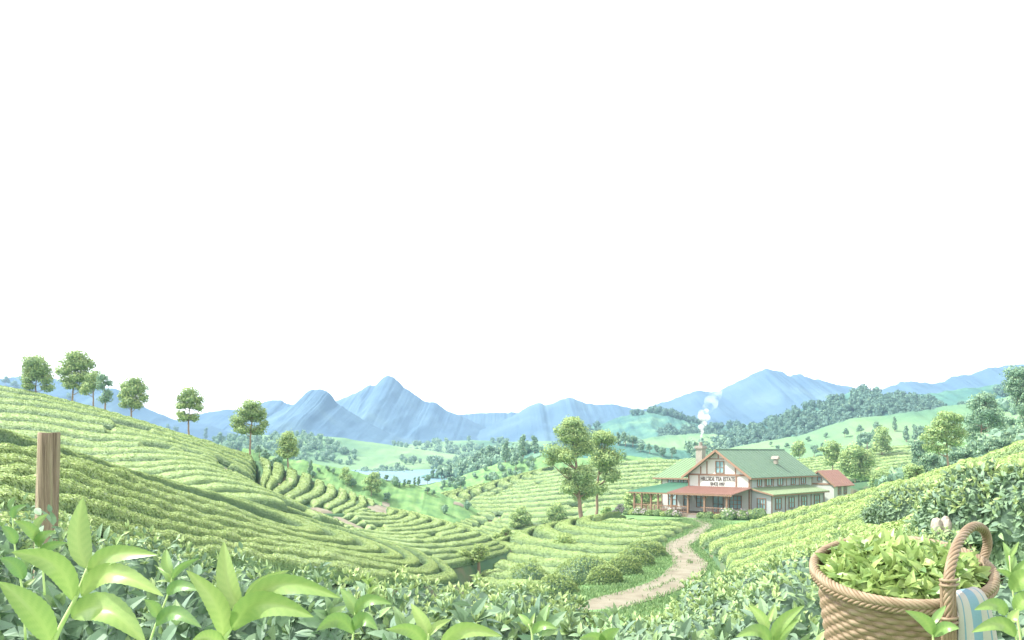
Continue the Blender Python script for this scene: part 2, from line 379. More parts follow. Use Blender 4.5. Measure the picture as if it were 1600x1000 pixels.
# ------------------------------------------------------------------ ground sheet
Yk = np.array([-40, 0, 6, 12, 30, 50, 62, 100, 125, 160, 200, 260, 400, 3000.])
Vz = np.array([-1.7, -1.7, -2.0, -3.4, -8, -10.6, -11.6, -16, -18.5, -19.5, -20.5, -20.8, -21, -21.])
Pz = np.array([-1.5, -1.5, -1.6, -2.6, -6.6, -8.95, -9.0, -9.05, -9.05, -10, -15, -19, -21, -21.])
def gz(x, y):
    v = np.interp(y, Yk, Vz); p = np.interp(y, Yk, Pz)
    x0 = np.interp(y, [0, 50, 120, 3000], [-2, -1, 7, 7]); x1 = np.interp(y, [0, 50, 120, 3000], [1, 4, 14, 14])
    t = np.clip((x - x0) / (x1 - x0), 0, 1); t = t * t * (3 - 2 * t)
    g = v * (1 - t) + p * t
    # the bank on the right that carries the basket
    bx = np.clip((x - .25) / .45, 0, 1); by = np.clip((5.5 - y) / 2.5, 0, 1)
    return g + bx * bx * (3 - 2 * bx) * by * .70
def make_ground():
    ys = np.concatenate([np.linspace(-30, 0, 8), np.linspace(.4, 8, 26), np.geomspace(8.5, 1800, 90)])
    fr = np.linspace(-1, 1, 121)
    fr = np.sign(fr) * np.abs(fr) ** 1.4
    P = np.zeros((len(ys), len(fr), 3))
    for j, y in enumerate(ys):
        w = min(max(14, abs(y) * 1.0 + 12), 1450); x = fr * w
        P[j, :, 0] = x; P[j, :, 1] = y; P[j, :, 2] = gz(x, y) - .02
    mb = MB(); mb.grid(P); structure(mb.build('ground', M['grassland'], smooth=True)); add_surface(P)
make_ground()

# ------------------------------------------------------------------ far mountains and mid hills
FOOT = -22.
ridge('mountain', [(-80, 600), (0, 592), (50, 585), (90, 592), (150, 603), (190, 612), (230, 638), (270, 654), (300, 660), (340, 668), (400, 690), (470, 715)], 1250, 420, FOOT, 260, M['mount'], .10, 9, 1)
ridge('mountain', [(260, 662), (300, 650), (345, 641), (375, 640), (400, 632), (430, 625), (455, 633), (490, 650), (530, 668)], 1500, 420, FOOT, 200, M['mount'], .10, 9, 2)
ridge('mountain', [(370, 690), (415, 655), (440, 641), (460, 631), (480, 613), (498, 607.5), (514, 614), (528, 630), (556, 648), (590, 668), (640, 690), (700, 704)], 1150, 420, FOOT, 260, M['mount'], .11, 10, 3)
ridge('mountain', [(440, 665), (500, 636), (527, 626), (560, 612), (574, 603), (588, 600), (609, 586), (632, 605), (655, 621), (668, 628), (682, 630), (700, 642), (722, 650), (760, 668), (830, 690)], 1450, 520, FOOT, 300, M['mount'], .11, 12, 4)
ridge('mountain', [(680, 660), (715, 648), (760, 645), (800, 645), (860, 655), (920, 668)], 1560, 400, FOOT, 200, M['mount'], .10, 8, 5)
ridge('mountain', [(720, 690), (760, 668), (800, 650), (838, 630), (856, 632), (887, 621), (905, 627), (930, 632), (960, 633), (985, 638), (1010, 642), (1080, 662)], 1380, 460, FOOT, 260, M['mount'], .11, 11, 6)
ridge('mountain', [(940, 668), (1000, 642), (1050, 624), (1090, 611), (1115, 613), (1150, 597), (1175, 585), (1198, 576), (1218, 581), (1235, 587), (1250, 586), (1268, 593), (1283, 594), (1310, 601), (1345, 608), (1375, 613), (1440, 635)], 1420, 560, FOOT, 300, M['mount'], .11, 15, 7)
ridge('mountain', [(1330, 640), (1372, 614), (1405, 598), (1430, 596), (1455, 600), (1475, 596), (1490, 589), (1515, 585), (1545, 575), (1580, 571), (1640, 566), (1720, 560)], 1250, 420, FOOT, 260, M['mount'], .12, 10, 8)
M6 = ridge('hill', [(860, 700), (900, 676), (950, 658), (1000, 644), (1030, 643), (1060, 650), (1110, 663), (1170, 664), (1230, 672), (1300, 690)], 880, 330, FOOT, 160, M['forest'], .35, 12, 9)
M7 = ridge('hill', [(1060, 705), (1120, 686), (1180, 665), (1240, 643), (1290, 626), (1335, 611), (1360, 613), (1410, 618), (1470, 612), (1530, 604), (1600, 592), (1700, 580)], 640, 240, FOOT, 140, M['forest'], .35, 13, 10)
M8 = ridge('hill', [(1090, 712), (1180, 692), (1250, 680), (1300, 664), (1340, 652), (1400, 647), (1470, 636), (1540, 626), (1640, 612), (1720, 600)], 430, 170, FOOT, 60, M['field'], .22, 9, 11)
M6b = ridge('hill', [(960, 696), (1020, 683), (1080, 678), (1140, 680), (1200, 690)], 640, 180, FOOT, 60, M['field'], .2, 7, 12)
M10c = ridge('hill', [(470, 705), (560, 700), (640, 694), (720, 688), (800, 690), (880, 690), (960, 700)], 1000, 300, FOOT, 100, M['field'], .3, 10, 13)
M10 = ridge('hill', [(180, 690), (330, 690), (400, 680), (470, 681), (520, 683), (590, 692), (640, 700), (700, 708), (740, 714), (800, 722)], 680, 210, FOOT, 90, M['field'], .3, 10, 14)
M11 = ridge('hill', [(640, 748), (670, 741), (710, 732), (760, 718), (820, 703), (880, 698), (940, 694), (1000, 694), (1060, 702), (1120, 712)], 370, 90, FOOT, 60, M['forest'], .15, 9, 15, dvar=[430, 420, 400, 380, 360, 350, 350, 350, 350, 350])
M10b = ridge('hill', [(180, 720), (330, 715), (400, 708), (460, 712), (520, 722), (580, 729), (640, 731), (690, 733)], 600, 110, -19.2, 60, M['field'], .2, 8, 16)
M13 = ridge('hill', [(380, 700), (440, 715), (500, 726), (560, 738), (600, 749), (650, 759), (700, 776), (760, 802)], 190, 60, -26, 50, M['grassland'], .12, 7, 17)
M12 = ridge('hill', [(600, 812), (625, 782), (649, 761), (690, 751), (722, 744), (755, 731), (790, 722), (830, 715), (850, 712), (890, 716), (960, 712), (1040, 716)], 300, 70, -27, 40, M['grassland'], .12, 8, 18)
M9 = ridge('hill', [(1120, 735), (1200, 724), (1260, 716), (1330, 708), (1400, 697), (1450, 692), (1520, 690), (1620, 690)], 235, 70, -21, 50, M['grassland'], .1, 6, 19)
M14 = ridge('hill', [(1360, 782), (1420, 745), (1480, 712), (1540, 690), (1620, 665), (1720, 640)], 125, 50, -12, 40, M['grassland'], .12, 6, 20)

mb = MB()
Pw = np.zeros((30, 60, 3)); Pw[..., 1] = np.linspace(301, 720, 30)[:, None]; Pw[..., 0] = np.linspace(-260, 14, 60)[None]; Pw[..., 2] = -12.0
mb.grid(Pw); structure(mb.build('lake_water', M['water']))

# ------------------------------------------------------------------ tea terraces
L1 = Loft([
    [(-120, 870, 7), (92, 845, 12), (250, 858, 22), (400, 880, 29), (560, 905, 36), (715, 898, 52), (650, 872, 62), (500, 832, 65), (250, 768, 64), (-120, 660, 44)],
    [(-120, 800, 11), (92, 795, 16), (250, 824, 26), (400, 852, 34), (545, 868, 41), (650, 872, 50), (600, 850, 55), (460, 811, 57), (250, 757, 53), (-120, 648, 34)],
    [(-120, 740, 15), (92, 750, 21), (250, 795, 31), (400, 830, 39), (500, 845, 44), (575, 850, 49), (530, 831, 52), (420, 799, 53), (240, 751, 48), (-120, 642, 29)],
    [(-120, 695, 19), (92, 716, 26), (250, 766, 37), (380, 802, 44), (430, 814, 46), (462, 819, 48), (430, 806, 49), (350, 781, 48), (220, 746, 43), (-120, 640, 25)],
])
L1.surface('hillside', M['soil'])
hedge_rows(L1, 7, lambda i, n: ORD[n - 1 - i] + ' tea hedge down from the top of the near left spur behind the post', 'tea hedges on the near left spur', leafk=.0017, seed=1, cover=1.0, wk=.74, hk=.33)

L2a = Loft([
    [(-80, 588, 152), (37, 611, 142), (115, 630, 132), (205, 656, 122), (295, 684, 112), (345, 699, 107), (398, 716, 103)],
    [(-80, 622, 126), (37, 630, 120), (120, 643, 114), (215, 664, 108), (300, 690, 102), (350, 707, 99), (400, 727, 97)],
    [(-80, 655, 104), (50, 662, 100), (135, 676, 96), (225, 686, 94), (305, 704, 92), (352, 722, 90), (398, 744, 89)],
    [(-80, 685, 88), (60, 695, 86), (130, 708, 84), (212, 706, 83), (295, 714, 82), (345, 730, 81), (400, 758, 81)],
    [(-80, 725, 76), (80, 735, 74), (155, 735, 73), (215, 735, 72), (280, 730, 73), (350, 741, 74), (425, 773, 74)],
    [(-60, 775, 66), (130, 780, 64), (205, 768, 63), (265, 760, 62), (325, 753, 64), (395, 765, 66), (480, 797, 67)],
    [(60, 830, 60), (230, 815, 57), (300, 800, 55), (350, 790, 55), (410, 786, 57), (470, 800, 59), (555, 832, 61)],
])
L2a.surface('hillside', M['soil'])
hedge_rows(L2a, 15, lambda i, n: ORD[i] + ' tea hedge down from the crest of the big treed left hillside', 'tea hedges on the big left hillside', leafk=.0018, seed=2, cover=.9, gapp=.05)

L2b = Loft([
    [(400, 713, 102), (408, 730, 97), (406, 755, 88)],
    [(456, 732, 99), (450, 752, 92), (428, 770, 84)],
    [(506, 751, 96), (500, 770, 90), (465, 786, 81)],
    [(546, 765, 94), (545, 780, 88), (515, 796, 79)],
    [(580, 776, 92), (582, 787, 88), (560, 796, 80)],
    [(612, 788, 91), (614, 796, 88), (600, 800, 83)],
], 40, 60)
L2b.surface('hillside', M['soil'])
hedge_rows(L2b, 12, lambda i, n: ORD[i] + ' tea hedge from the left of those running downhill beside the lone tree', 'tea hedges running downhill on the middle spur', leafk=.0018, seed=3, cover=.9)

L2c = Loft([
    [(510, 800, 77), (560, 800, 79), (592, 798, 83), (606, 791, 87), (598, 786, 91)],
    [(520, 810, 72), (580, 818, 74), (632, 815, 80), (655, 806, 85), (636, 795, 90)],
    [(545, 826, 68), (620, 836, 70), (690, 829, 77), (714, 821, 82), (690, 812, 88)],
    [(575, 846, 63), (660, 857, 65), (735, 849, 73), (768, 838, 79), (750, 831, 87)],
    [(600, 876, 58), (680, 884, 60), (745, 872, 69), (795, 855, 78), (790, 845, 88)],
])
L2c.surface('hillside', M['soil'])
hedge_rows(L2c, 12, lambda i, n: ORD[i] + ' tea hedge out from the summit of the low rounded spur above the gully', 'tea hedges on the low rounded spur', leafk=.0018, seed=4, cover=.9)

C1 = Loft([
    [(1110, 719, 212), (980, 722, 208), (905, 730, 203), (862, 738, 203), (850, 735, 208), (868, 730, 214)],
    [(1110, 736, 184), (960, 744, 180), (870, 754, 177), (805, 761, 181), (788, 754, 191), (822, 741, 206)],
    [(1110, 760, 162), (960, 766, 158), (850, 776, 155), (755, 783, 162), (718, 775, 176), (748, 760, 194)],
    [(1110, 788, 146), (960, 794, 142), (850, 804, 139), (745, 803, 147), (668, 789, 164), (684, 773, 184)],
    [(1110, 818, 130), (960, 828, 126), (850, 838, 123), (765, 830, 131), (652, 798, 156), (628, 788, 180)],
    [(1110, 855, 116), (960, 865, 112), (850, 876, 110), (775, 856, 118), (660, 815, 145), (600, 796, 180)],
], dscale=1.3, dz=.6)
C1.surface('hillside', M['soil'])
hedge_rows(C1, 17, lambda i, n: ORD[i] + ' tea hedge down from the top of the ringed hill behind the twin trees', 'tea hedges on the ringed middle hill', leafk=.0018, leafmin=.1, seed=5, cover=.8, hmax=1.3, gapp=.05)

C2 = Loft([
    [(1092, 823, 108), (1035, 818, 106), (985, 815, 106), (950, 812, 108), (958, 807, 112), (990, 803, 116)],
    [(1062, 833, 97), (1000, 836, 94), (950, 833, 94), (905, 826, 97), (898, 818, 104), (925, 811, 110)],
    [(1040, 850, 87), (980, 857, 84), (920, 855, 84), (850, 845, 88), (828, 835, 96), (850, 825, 105)],
    [(1032, 868, 77), (970, 881, 74), (900, 880, 74), (810, 868, 79), (755, 861, 89), (775, 850, 100)],
    [(1004, 890, 70), (945, 903, 67), (880, 906, 66), (780, 895, 70), (700, 885, 82), (705, 878, 95)],
    [(962, 908, 64), (905, 922, 61), (840, 926, 60), (755, 922, 63), (655, 908, 74), (620, 912, 90)],
], dz=.55)
C2.surface('hillside', M['soil'], skirt=3)
hedge_rows(C2, 10, lambda i, n: ORD[i] + ' tea hedge below the veranda on the knoll left of the track', 'tea hedges on the knoll below the house', leafk=.0018, seed=6, cover=1.0, hk=.40, hmax=1.1, wk=.80, gapp=.06)

R1 = Loft([
    [(1088, 838, 88), (1150, 819, 76), (1250, 795, 58), (1390, 759, 42), (1500, 728, 34), (1660, 676, 27)],
    [(1118, 858, 72), (1180, 840, 62), (1270, 814, 48), (1380, 782, 35), (1500, 750, 28), (1660, 702, 22)],
    [(1140, 880, 56), (1205, 860, 47), (1290, 832, 36), (1390, 800, 27), (1500, 772, 21.5), (1660, 728, 17)],
    [(1110, 915, 40), (1180, 893, 34), (1280, 858, 26), (1380, 822, 19), (1500, 797, 15.5), (1660, 755, 12.5)],
    [(1080, 965, 26), (1150, 945, 21), (1240, 905, 16), (1350, 862, 12), (1500, 835, 9.5), (1660, 800, 8)],
], dz=.7)
R1.surface('hillside', M['soil'], skirt=4)
hedge_rows(R1, 8, lambda i, n: ORD[i] + ' tea hedge below the skyline of the right slope above the track', 'tea hedges on the right slope', leafk=.0026, leafmin=.075, seed=7, cover=1.1, hk=.44, hmax=.95, wk=.76, budget=90000, topflush=.72, gapp=.02)

# light contour hedges on the slope beyond the house
L9 = Loft([
    [(1190, 726, 226), (1270, 718, 226), (1350, 706, 226), (1450, 696, 226)],
    [(1190, 742, 205), (1270, 736, 205), (1350, 728, 205), (1450, 716, 205)],
    [(1190, 762, 188), (1270, 757, 188), (1350, 750, 188), (1450, 738, 188)],
], 40, 30)
L9.surface('hillside', M['soil'], 4)
hedge_rows(L9, 9, lambda i, n: ORD[i] + ' tea hedge down the field beyond the red roofed outbuilding', 'tea hedges in the field beyond the house', leafmin=.12, seed=8, cover=.7, hmax=1.2)

BVH = BVHTree.FromPolygons([tuple(v) for v in np.concatenate(SURF_V)], [tuple(int(i) for i in f) for f in np.concatenate(SURF_F)])
def hit(u, v):
    dr = Vector(W(u, v, 1)).normalized(); r = BVH.ray_cast(Vector((0, 0, 0)), dr, 4000)
    return None if r[0] is None else np.array(r[0])
def drop(x, y, ztop=200):
    r = BVH.ray_cast(Vector((x, y, ztop)), Vector((0, 0, -1)), 4000)
    return float(r[0].z) if r[0] is not None else float(gz(x, y))

# narrow earth footpaths between the plots, then the hedges
for pxl, wd in (([(300, 716), (322, 722), (345, 729), (375, 747), (405, 766), (450, 783), (495, 795), (540, 817), (570, 833)], .6),
                ([(585, 793), (597, 790), (603, 785)], .7),
                ([(775, 768), (752, 777), (735, 784), (716, 790)], .9), ([(743, 828), (762, 822), (778, 812), (783, 808)], .9)):
    H_ = [hit(u, v) for u, v in pxl]; H_ = [h for h in H_ if h is not None]
    L_ = crom(np.array(H_), 60); tg = np.gradient(L_[:, :2], axis=0); tg /= np.linalg.norm(tg, axis=1)[:, None] + 1e-9; nr = np.stack([-tg[:, 1], tg[:, 0]], 1)
    FOOTPATHS.append(L_)
    g_ = np.zeros((60, 7, 3))
    for j, q in enumerate(np.linspace(-1, 1, 7)):
        xy = L_[:, :2] + nr * (q * wd * (.8 + .5 * vnoise(np.arange(60) * .3, j * .0 + 0 * np.arange(60), len(FOOTPATHS))))[:, None]
        g_[:, j, :2] = xy; g_[:, j, 2] = [drop(x, y, 5) + .10 - .04 * abs(q) for x, y in xy]
    mb = MB(); mb.grid(g_); structure(mb.build('footpath', M['path'], smooth=True))
for a_, k_ in DEFER: grow_rows(*a_, **k_)

# ------------------------------------------------------------------ the track
ctr = [(1084, 811, 8), (1094, 815, 8), (1104, 821, 9), (1092, 829, 9), (1083, 838, 11), (1062, 849, 14), (1062, 860, 17), (1074, 872, 18), (1077, 885, 21), (1064, 900, 24), (1036, 916, 30), (1000, 929, 36), (960, 941, 42), (915, 955, 50), (860, 972, 60)]
c = crom(np.array(ctr, float), 90)
cx = []
for u, v, hw in c:
    d = 8.98 * F / (v - HZ); cx.append(((u - 800) / F * d, d, hw))
cx = np.array(cx); tang = np.gradient(cx[:, :2], axis=0); tang /= np.linalg.norm(tang, axis=1)[:, None]
nrm = np.stack([-tang[:, 1], tang[:, 0]], 1)
wid = np.interp(np.arange(90), [0, 15, 30, 50, 70, 89], [.65, .75, 1.1, 1.35, 1.5, 1.6])
fr = np.linspace(-1, 1, 13); Pp = np.zeros((90, 13, 3))
for j, q in enumerate(fr):
    edge = 1 + (.16 * (fbm(np.arange(90) * .35, 0 * wid + (q > 0) * 9, 70) - .5) * 2 if abs(q) > .9 else 0)
    xy = cx[:, :2] + nrm * (wid * q * edge)[:, None]
    Pp[:, j, :2] = xy
    Pp[:, j, 2] = gz(xy[:, 0], xy[:, 1]) + .05 - .035 * np.exp(-((abs(q) - .5) / .18) ** 2) + .015 * rng.normal(size=90) * .3
mb = MB(); mb.grid(Pp); structure(mb.build('path', M['path'], smooth=True))
TRACK = cx

# ------------------------------------------------------------------ grass along the track
def grass_patch(pts, size, tone_mid, name='grass'):
    mb = MB(); n = len(pts)
    D = rng.normal(0, .35, (n, 3)); D[:, 2] = 1
    Nn = rng.normal(0, 1, (n, 3)); Nn[:, 2] *= .2
    scatter_leaves(mb, pts, D, Nn, size, np.clip(rng.normal(tone_mid, .22, n), 0, 1), nl=2, droop=.5, wid=.22)
    o = mb.build(name, M['grass']); tag(o, kind='stuff'); return o
pts = []
for _ in range(30000):
    i = rng.integers(0, 90); q = rng.choice([-1, 1]) * (1 + abs(rng.normal(0, .7)) * (1.4 if rng.random() < .6 else 3)) * 1.06
    x, y = cx[i, :2] + nrm[i] * wid[i] * q + rng.normal(0, .4, 2)
    pts.append((x, y, drop(x, y, 20) - .01))
for _ in range(700):                                                 # the green strip between the ruts
    i = rng.integers(6, 76)
    if vnoise(i * .23, 3.3, 5) < .5: continue
    x, y = cx[i, :2] + nrm[i] * wid[i] * rng.normal(0, .09); pts.append((x, y, gz(x, y) + .04))
grass_patch(np.array(pts), .24, .5)

# ------------------------------------------------------------------ trees
def clump_tree(name, base, clumps, trunk, label, cat='tree', group=None, m='tree', leafk=.0020, tr=.012, seed=0, cover=1.3, tone0=.52, depthk=1.0, extra=1, leafmin=.08):
    """clumps: (u, v, ru, rv) of the foliage masses; trunk: list of (u, v); base: world point (gives the distance)"""
    d = base[1]; px = d / F
    root = empty(name, tuple(base))
    cl = []
    cu = np.mean([c[0] for c in clumps])
    for (u, v, ru, rv) in clumps:
        off = rng.normal(0, .35) * ru * px
        cl.append(((u - 800) * px, off, (HZ - v) * px, ru * px, max(ru, rv) * px * .95 * depthk, rv * px))
    for k in range(extra):                                            # foliage at the back and the front of the crown
        for (u, v, ru, rv) in clumps[::2]:
            cl.append(((cu + (u - cu) * .55 - 800) * px, (1 if k else -1) * rng.uniform(.7, 1.2) * ru * px, (HZ - v) * px - rv * px * .1, ru * px * .85, ru * px * .8, rv * px * .85))
    mb = MB(); size = max(leafmin, d * leafk)
    for (x, y, z, a, b, c) in cl:
        cen = np.array([x - base[0], y, z - base[2]]); r = np.array([a, b, c])
        V, Fc = ICO2; k = 1 + .35 * (fbm(V[:, 0] * 2 + x, V[:, 1] * 2 + V[:, 2] * 3 + z, seed) - .5)
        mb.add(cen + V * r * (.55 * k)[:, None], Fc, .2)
        area = 4 * np.pi * ((a * b) ** 1.6 / 3 + (a * c) ** 1.6 / 3 + (b * c) ** 1.6 / 3) ** (1 / 1.6)
        n = int(np.clip(cover * area / (size * size * .5), 40, 6000))
        N0 = unit(rng.normal(0, 1, (n, 3)))
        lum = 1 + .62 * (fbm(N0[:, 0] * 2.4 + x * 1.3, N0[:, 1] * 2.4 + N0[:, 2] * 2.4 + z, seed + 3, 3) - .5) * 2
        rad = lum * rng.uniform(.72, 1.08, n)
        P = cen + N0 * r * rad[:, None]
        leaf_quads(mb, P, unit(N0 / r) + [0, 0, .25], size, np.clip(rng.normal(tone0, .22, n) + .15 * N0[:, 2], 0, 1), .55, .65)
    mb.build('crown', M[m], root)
    tb = MB(); T = np.array([((u - 800) * px - base[0], 0, (HZ - v) * px - base[2]) for u, v in trunk]); T[0] = (T[0][0], 0, -.3)
    hgt = max(T[-1][2], 1); C = crom(T, 16); C[:, 0] += (fbm(np.arange(16) * .4, 0 * np.arange(16.), seed + 6) - .5) * hgt * .03
    R = np.linspace(1.25, .45, 16) * tr * hgt * 2; R[0] *= 1.35; R[1] *= 1.1
    tb.tube(C, R, 9, .4)
    for (x, y, z, a, b, c) in cl:
        e = np.array([x - base[0], y, z - base[2]])
        zs = np.clip(e[2] - .45 * abs(e[0]) - .3 * c, .25 * hgt, hgt * .95); i = int(np.clip(np.interp(zs, C[:, 2], np.arange(16)), 3, 15))
        s = C[i]; mid = (s + e) / 2 + np.array([0, 0, -.08 * np.linalg.norm(e - s)])
        tb.tube(crom(np.array([s, mid, e]), 7), np.linspace(.55, .2, 7) * R[i], 6, .45)
    tb.build('trunk', M['bark'], root, smooth=True)
    tag(root, label, cat, group)
    return root

def at(u, v):
    h = hit(u, v)
    return h if h is not None else W(u, v, 150)

def crest(u):
    d = float(np.interp(u, [37, 115, 205, 295, 345, 398, 456], [142, 132, 122, 112, 107, 103, 99])) - 1.0
    x = (u - 800) / F * d; return np.array([x, d, drop(x, d, 30)])
CRG = 'trees along the crest of the left hillside'
def lobes(cu, top, bot, rx, seed, n=9):
    """irregular crown of n foliage masses inside an egg"""
    r = random.Random(seed); out = [(cu + r.uniform(-.15, .15) * rx, top + .19 * (bot - top), .55 * rx, .19 * (bot - top))]
    for k in range(n):
        f = (k + .7) / n; v = top + (bot - top) * (.2 + .66 * f); half = rx * (.35 + .65 * math.sin(math.pi * min(1, .30 + .62 * f)))
        s = (-1 if k % 2 else 1) * r.uniform(.35, .75)
        out.append((cu + s * half, v, rx * r.uniform(.36, .52), (bot - top) * r.uniform(.10, .16)))
    return out
clump_tree('broadleaf_tree', crest(56), [(58, 566, 16, 12), (45, 578, 12, 11), (70, 576, 13, 11), (58, 585, 18, 10), (42, 592, 10, 8), (72, 593, 11, 8), (44, 603, 10, 6), (72, 605, 11, 7)], [(56, 626), (56, 605), (58, 580)], 'round crowned tree on the left crest, nearest the left edge', group=CRG, seed=21, m='tree')
clump_tree('broadleaf_tree', crest(112), [(122, 556, 13, 9), (107, 566, 12, 9), (132, 566, 12, 10), (118, 574, 18, 10), (98, 580, 11, 8), (142, 570, 10, 9), (148, 588, 10, 10), (104, 594, 12, 8), (125, 590, 14, 9), (130, 606, 10, 7), (112, 602, 10, 6)], [(112, 638), (114, 612), (118, 580)], 'tallest tree on the left crest, with a ragged wide crown', group=CRG, seed=22)
clump_tree('slender_tree', crest(146), [(146, 590, 9, 9), (140, 603, 11, 8), (152, 600, 8, 9), (133, 611, 8, 6)], [(146, 633), (146, 615), (146, 598)], 'slim tree tucked against the right of the tallest crest tree', group=CRG, seed=23)
clump_tree('slender_tree', crest(164), [(161, 590, 8, 7), (168, 598, 7, 7), (158, 602, 7, 7), (170, 615, 9, 8), (164, 623, 9, 7)], [(164, 640), (164, 625), (163, 600)], 'thin open tree between the tallest crest tree and the next round one', group=CRG, seed=24, cover=.9, m='tree_blue')
clump_tree('broadleaf_tree', crest(205), [(213, 596, 10, 8), (196, 603, 11, 8), (221, 606, 10, 9), (207, 611, 16, 9), (192, 618, 9, 8), (222, 622, 10, 9), (205, 626, 12, 8), (196, 632, 9, 6), (218, 633, 9, 6)], [(205, 655), (205, 635), (207, 612)], 'crest tree with a lopsided crown, third large one from the left', group=CRG, seed=25)
clump_tree('broadleaf_tree', crest(295), [(297, 613, 11, 8), (286, 622, 11, 8), (307, 624, 11, 8), (297, 632, 14, 7), (282, 634, 9, 6), (311, 637, 9, 6), (288, 652, 11, 7), (303, 652, 9, 7), (281, 646, 7, 5)], [(295, 682), (295, 660), (297, 630)], 'two tiered tree alone on the middle of the left crest', group=CRG, seed=26)
clump_tree('broadleaf_tree', crest(391), [(396, 633, 13, 8), (385, 644, 14, 8), (406, 645, 13, 8), (395, 652, 16, 8), (375, 655, 13, 7), (411, 662, 9, 8), (378, 671, 13, 8), (398, 672, 15, 8), (368, 664, 8, 6)], [(391, 715), (391, 690), (394, 655)], 'large flat lobed tree at the lower right end of the left crest', group=CRG, seed=27)
clump_tree('broadleaf_tree', crest(450), [(451, 681, 9, 8), (443, 691, 9, 8), (459, 691, 9, 8), (450, 698, 12, 8), (438, 706, 8, 6), (462, 705, 7, 7), (450, 710, 11, 6)], [(450, 732), (450, 715), (451, 690)], 'lone round tree standing at the head of the downhill hedges', group=CRG, seed=28)

d0 = 112.
grow = lambda L: [(u, v, ru * 1.16, rv * 1.14) for u, v, ru, rv in L]
b1 = W(909, 813, d0); b1[2] = max(b1[2], drop(b1[0], b1[1], 5))
clump_tree('tall_tree', b1, grow([(894, 660, 14, 8), (880, 673, 14, 9), (902, 672, 14, 9), (893, 684, 18, 9), (912, 682, 10, 8), (864, 706, 13, 10), (878, 712, 16, 10), (904, 700, 19, 12), (920, 698, 8, 8), (860, 722, 8, 5),
           (917, 740, 13, 12), (900, 752, 20, 12), (888, 762, 11, 9), (922, 765, 12, 9), (880, 735, 5, 5), (908, 775, 12, 7)]),
           [(909, 814), (906, 785), (903, 760), (899, 720), (895, 680)], 'tallest tree in the middle, left of the pair in front of the ringed hill', seed=31, tr=.011, extra=2, cover=1.35)
b2 = W(932, 808, d0 + 5); b2[2] = max(b2[2], drop(b2[0], b2[1], 5))
clump_tree('tall_tree', b2, grow([(941, 682, 15, 9), (930, 690, 10, 8), (954, 687, 8, 8), (938, 706, 16, 9), (957, 715, 15, 12), (937, 721, 14, 9), (958, 742, 11, 10), (937, 763, 11, 8), (945, 730, 9, 7)]),
           [(932, 810), (933, 775), (936, 735), (940, 700)], 'shorter right-hand tree of the pair beside the veranda', seed=32, tr=.010, extra=2, cover=1.35)
clump_tree('small_tree', at(818, 832), [(814, 797, 9, 7), (806, 806, 10, 7), (822, 807, 10, 7), (814, 815, 14, 7), (802, 819, 8, 6), (826, 820, 7, 6)], [(818, 838), (817, 825), (814, 805)], 'small bushy tree at the left foot of the house knoll', seed=33)
clump_tree('bush', at(866, 822), [(871, 792, 9, 7), (862, 801, 10, 8), (878, 803, 9, 8), (868, 812, 14, 8), (852, 814, 10, 6), (884, 816, 7, 6), (845, 820, 7, 5)], [(868, 826), (868, 810)], 'leafy light green bush left of the tall tree trunks', 'bush', seed=34, tr=.02)
clump_tree('bush', at(881, 865), [(882, 841, 12, 8), (870, 850, 11, 8), (893, 849, 11, 8), (881, 856, 18, 9), (862, 862, 9, 6), (900, 860, 8, 7)], [(881, 868), (881, 852)], 'loose overgrown bush among the hedges on the knoll', 'bush', seed=35, tr=.02, tone0=.6)

RG = 'trees on the right beyond the tea slope'
clump_tree('broadleaf_tree', W(1481, 732, 95), [(1480, 650, 14, 8), (1494, 655, 10, 9), (1468, 660, 12, 8), (1484, 668, 18, 9), (1455, 672, 11, 7), (1499, 678, 11, 9), (1446, 683, 9, 6), (1470, 682, 16, 9), (1493, 690, 12, 7), (1455, 697, 11, 8), (1470, 702, 9, 7)], [(1481, 748), (1481, 720), (1479, 690), (1480, 660)], 'dark wide tree with a bare trunk above the right tea slope', group=RG, seed=41, tr=.011)
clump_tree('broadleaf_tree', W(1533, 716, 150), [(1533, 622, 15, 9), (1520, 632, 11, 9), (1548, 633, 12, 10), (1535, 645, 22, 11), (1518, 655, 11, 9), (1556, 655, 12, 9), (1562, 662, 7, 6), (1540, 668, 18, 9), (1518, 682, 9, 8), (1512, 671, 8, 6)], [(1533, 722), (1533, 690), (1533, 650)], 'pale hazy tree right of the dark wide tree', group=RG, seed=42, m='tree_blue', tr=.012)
clump_tree('tall_tree', W(1594, 722, 135), [(1585, 582, 14, 10), (1598, 592, 15, 14), (1578, 596, 9, 9), (1590, 612, 14, 14), (1608, 612, 16, 16), (1596, 634, 14, 14), (1612, 642, 14, 16), (1600, 658, 12, 10), (1574, 607, 6, 6)], [(1596, 728), (1596, 690), (1596, 630)], 'tall drooping tree cut off by the right edge of the picture', group=RG, seed=43, m='tree_blue', tr=.009)
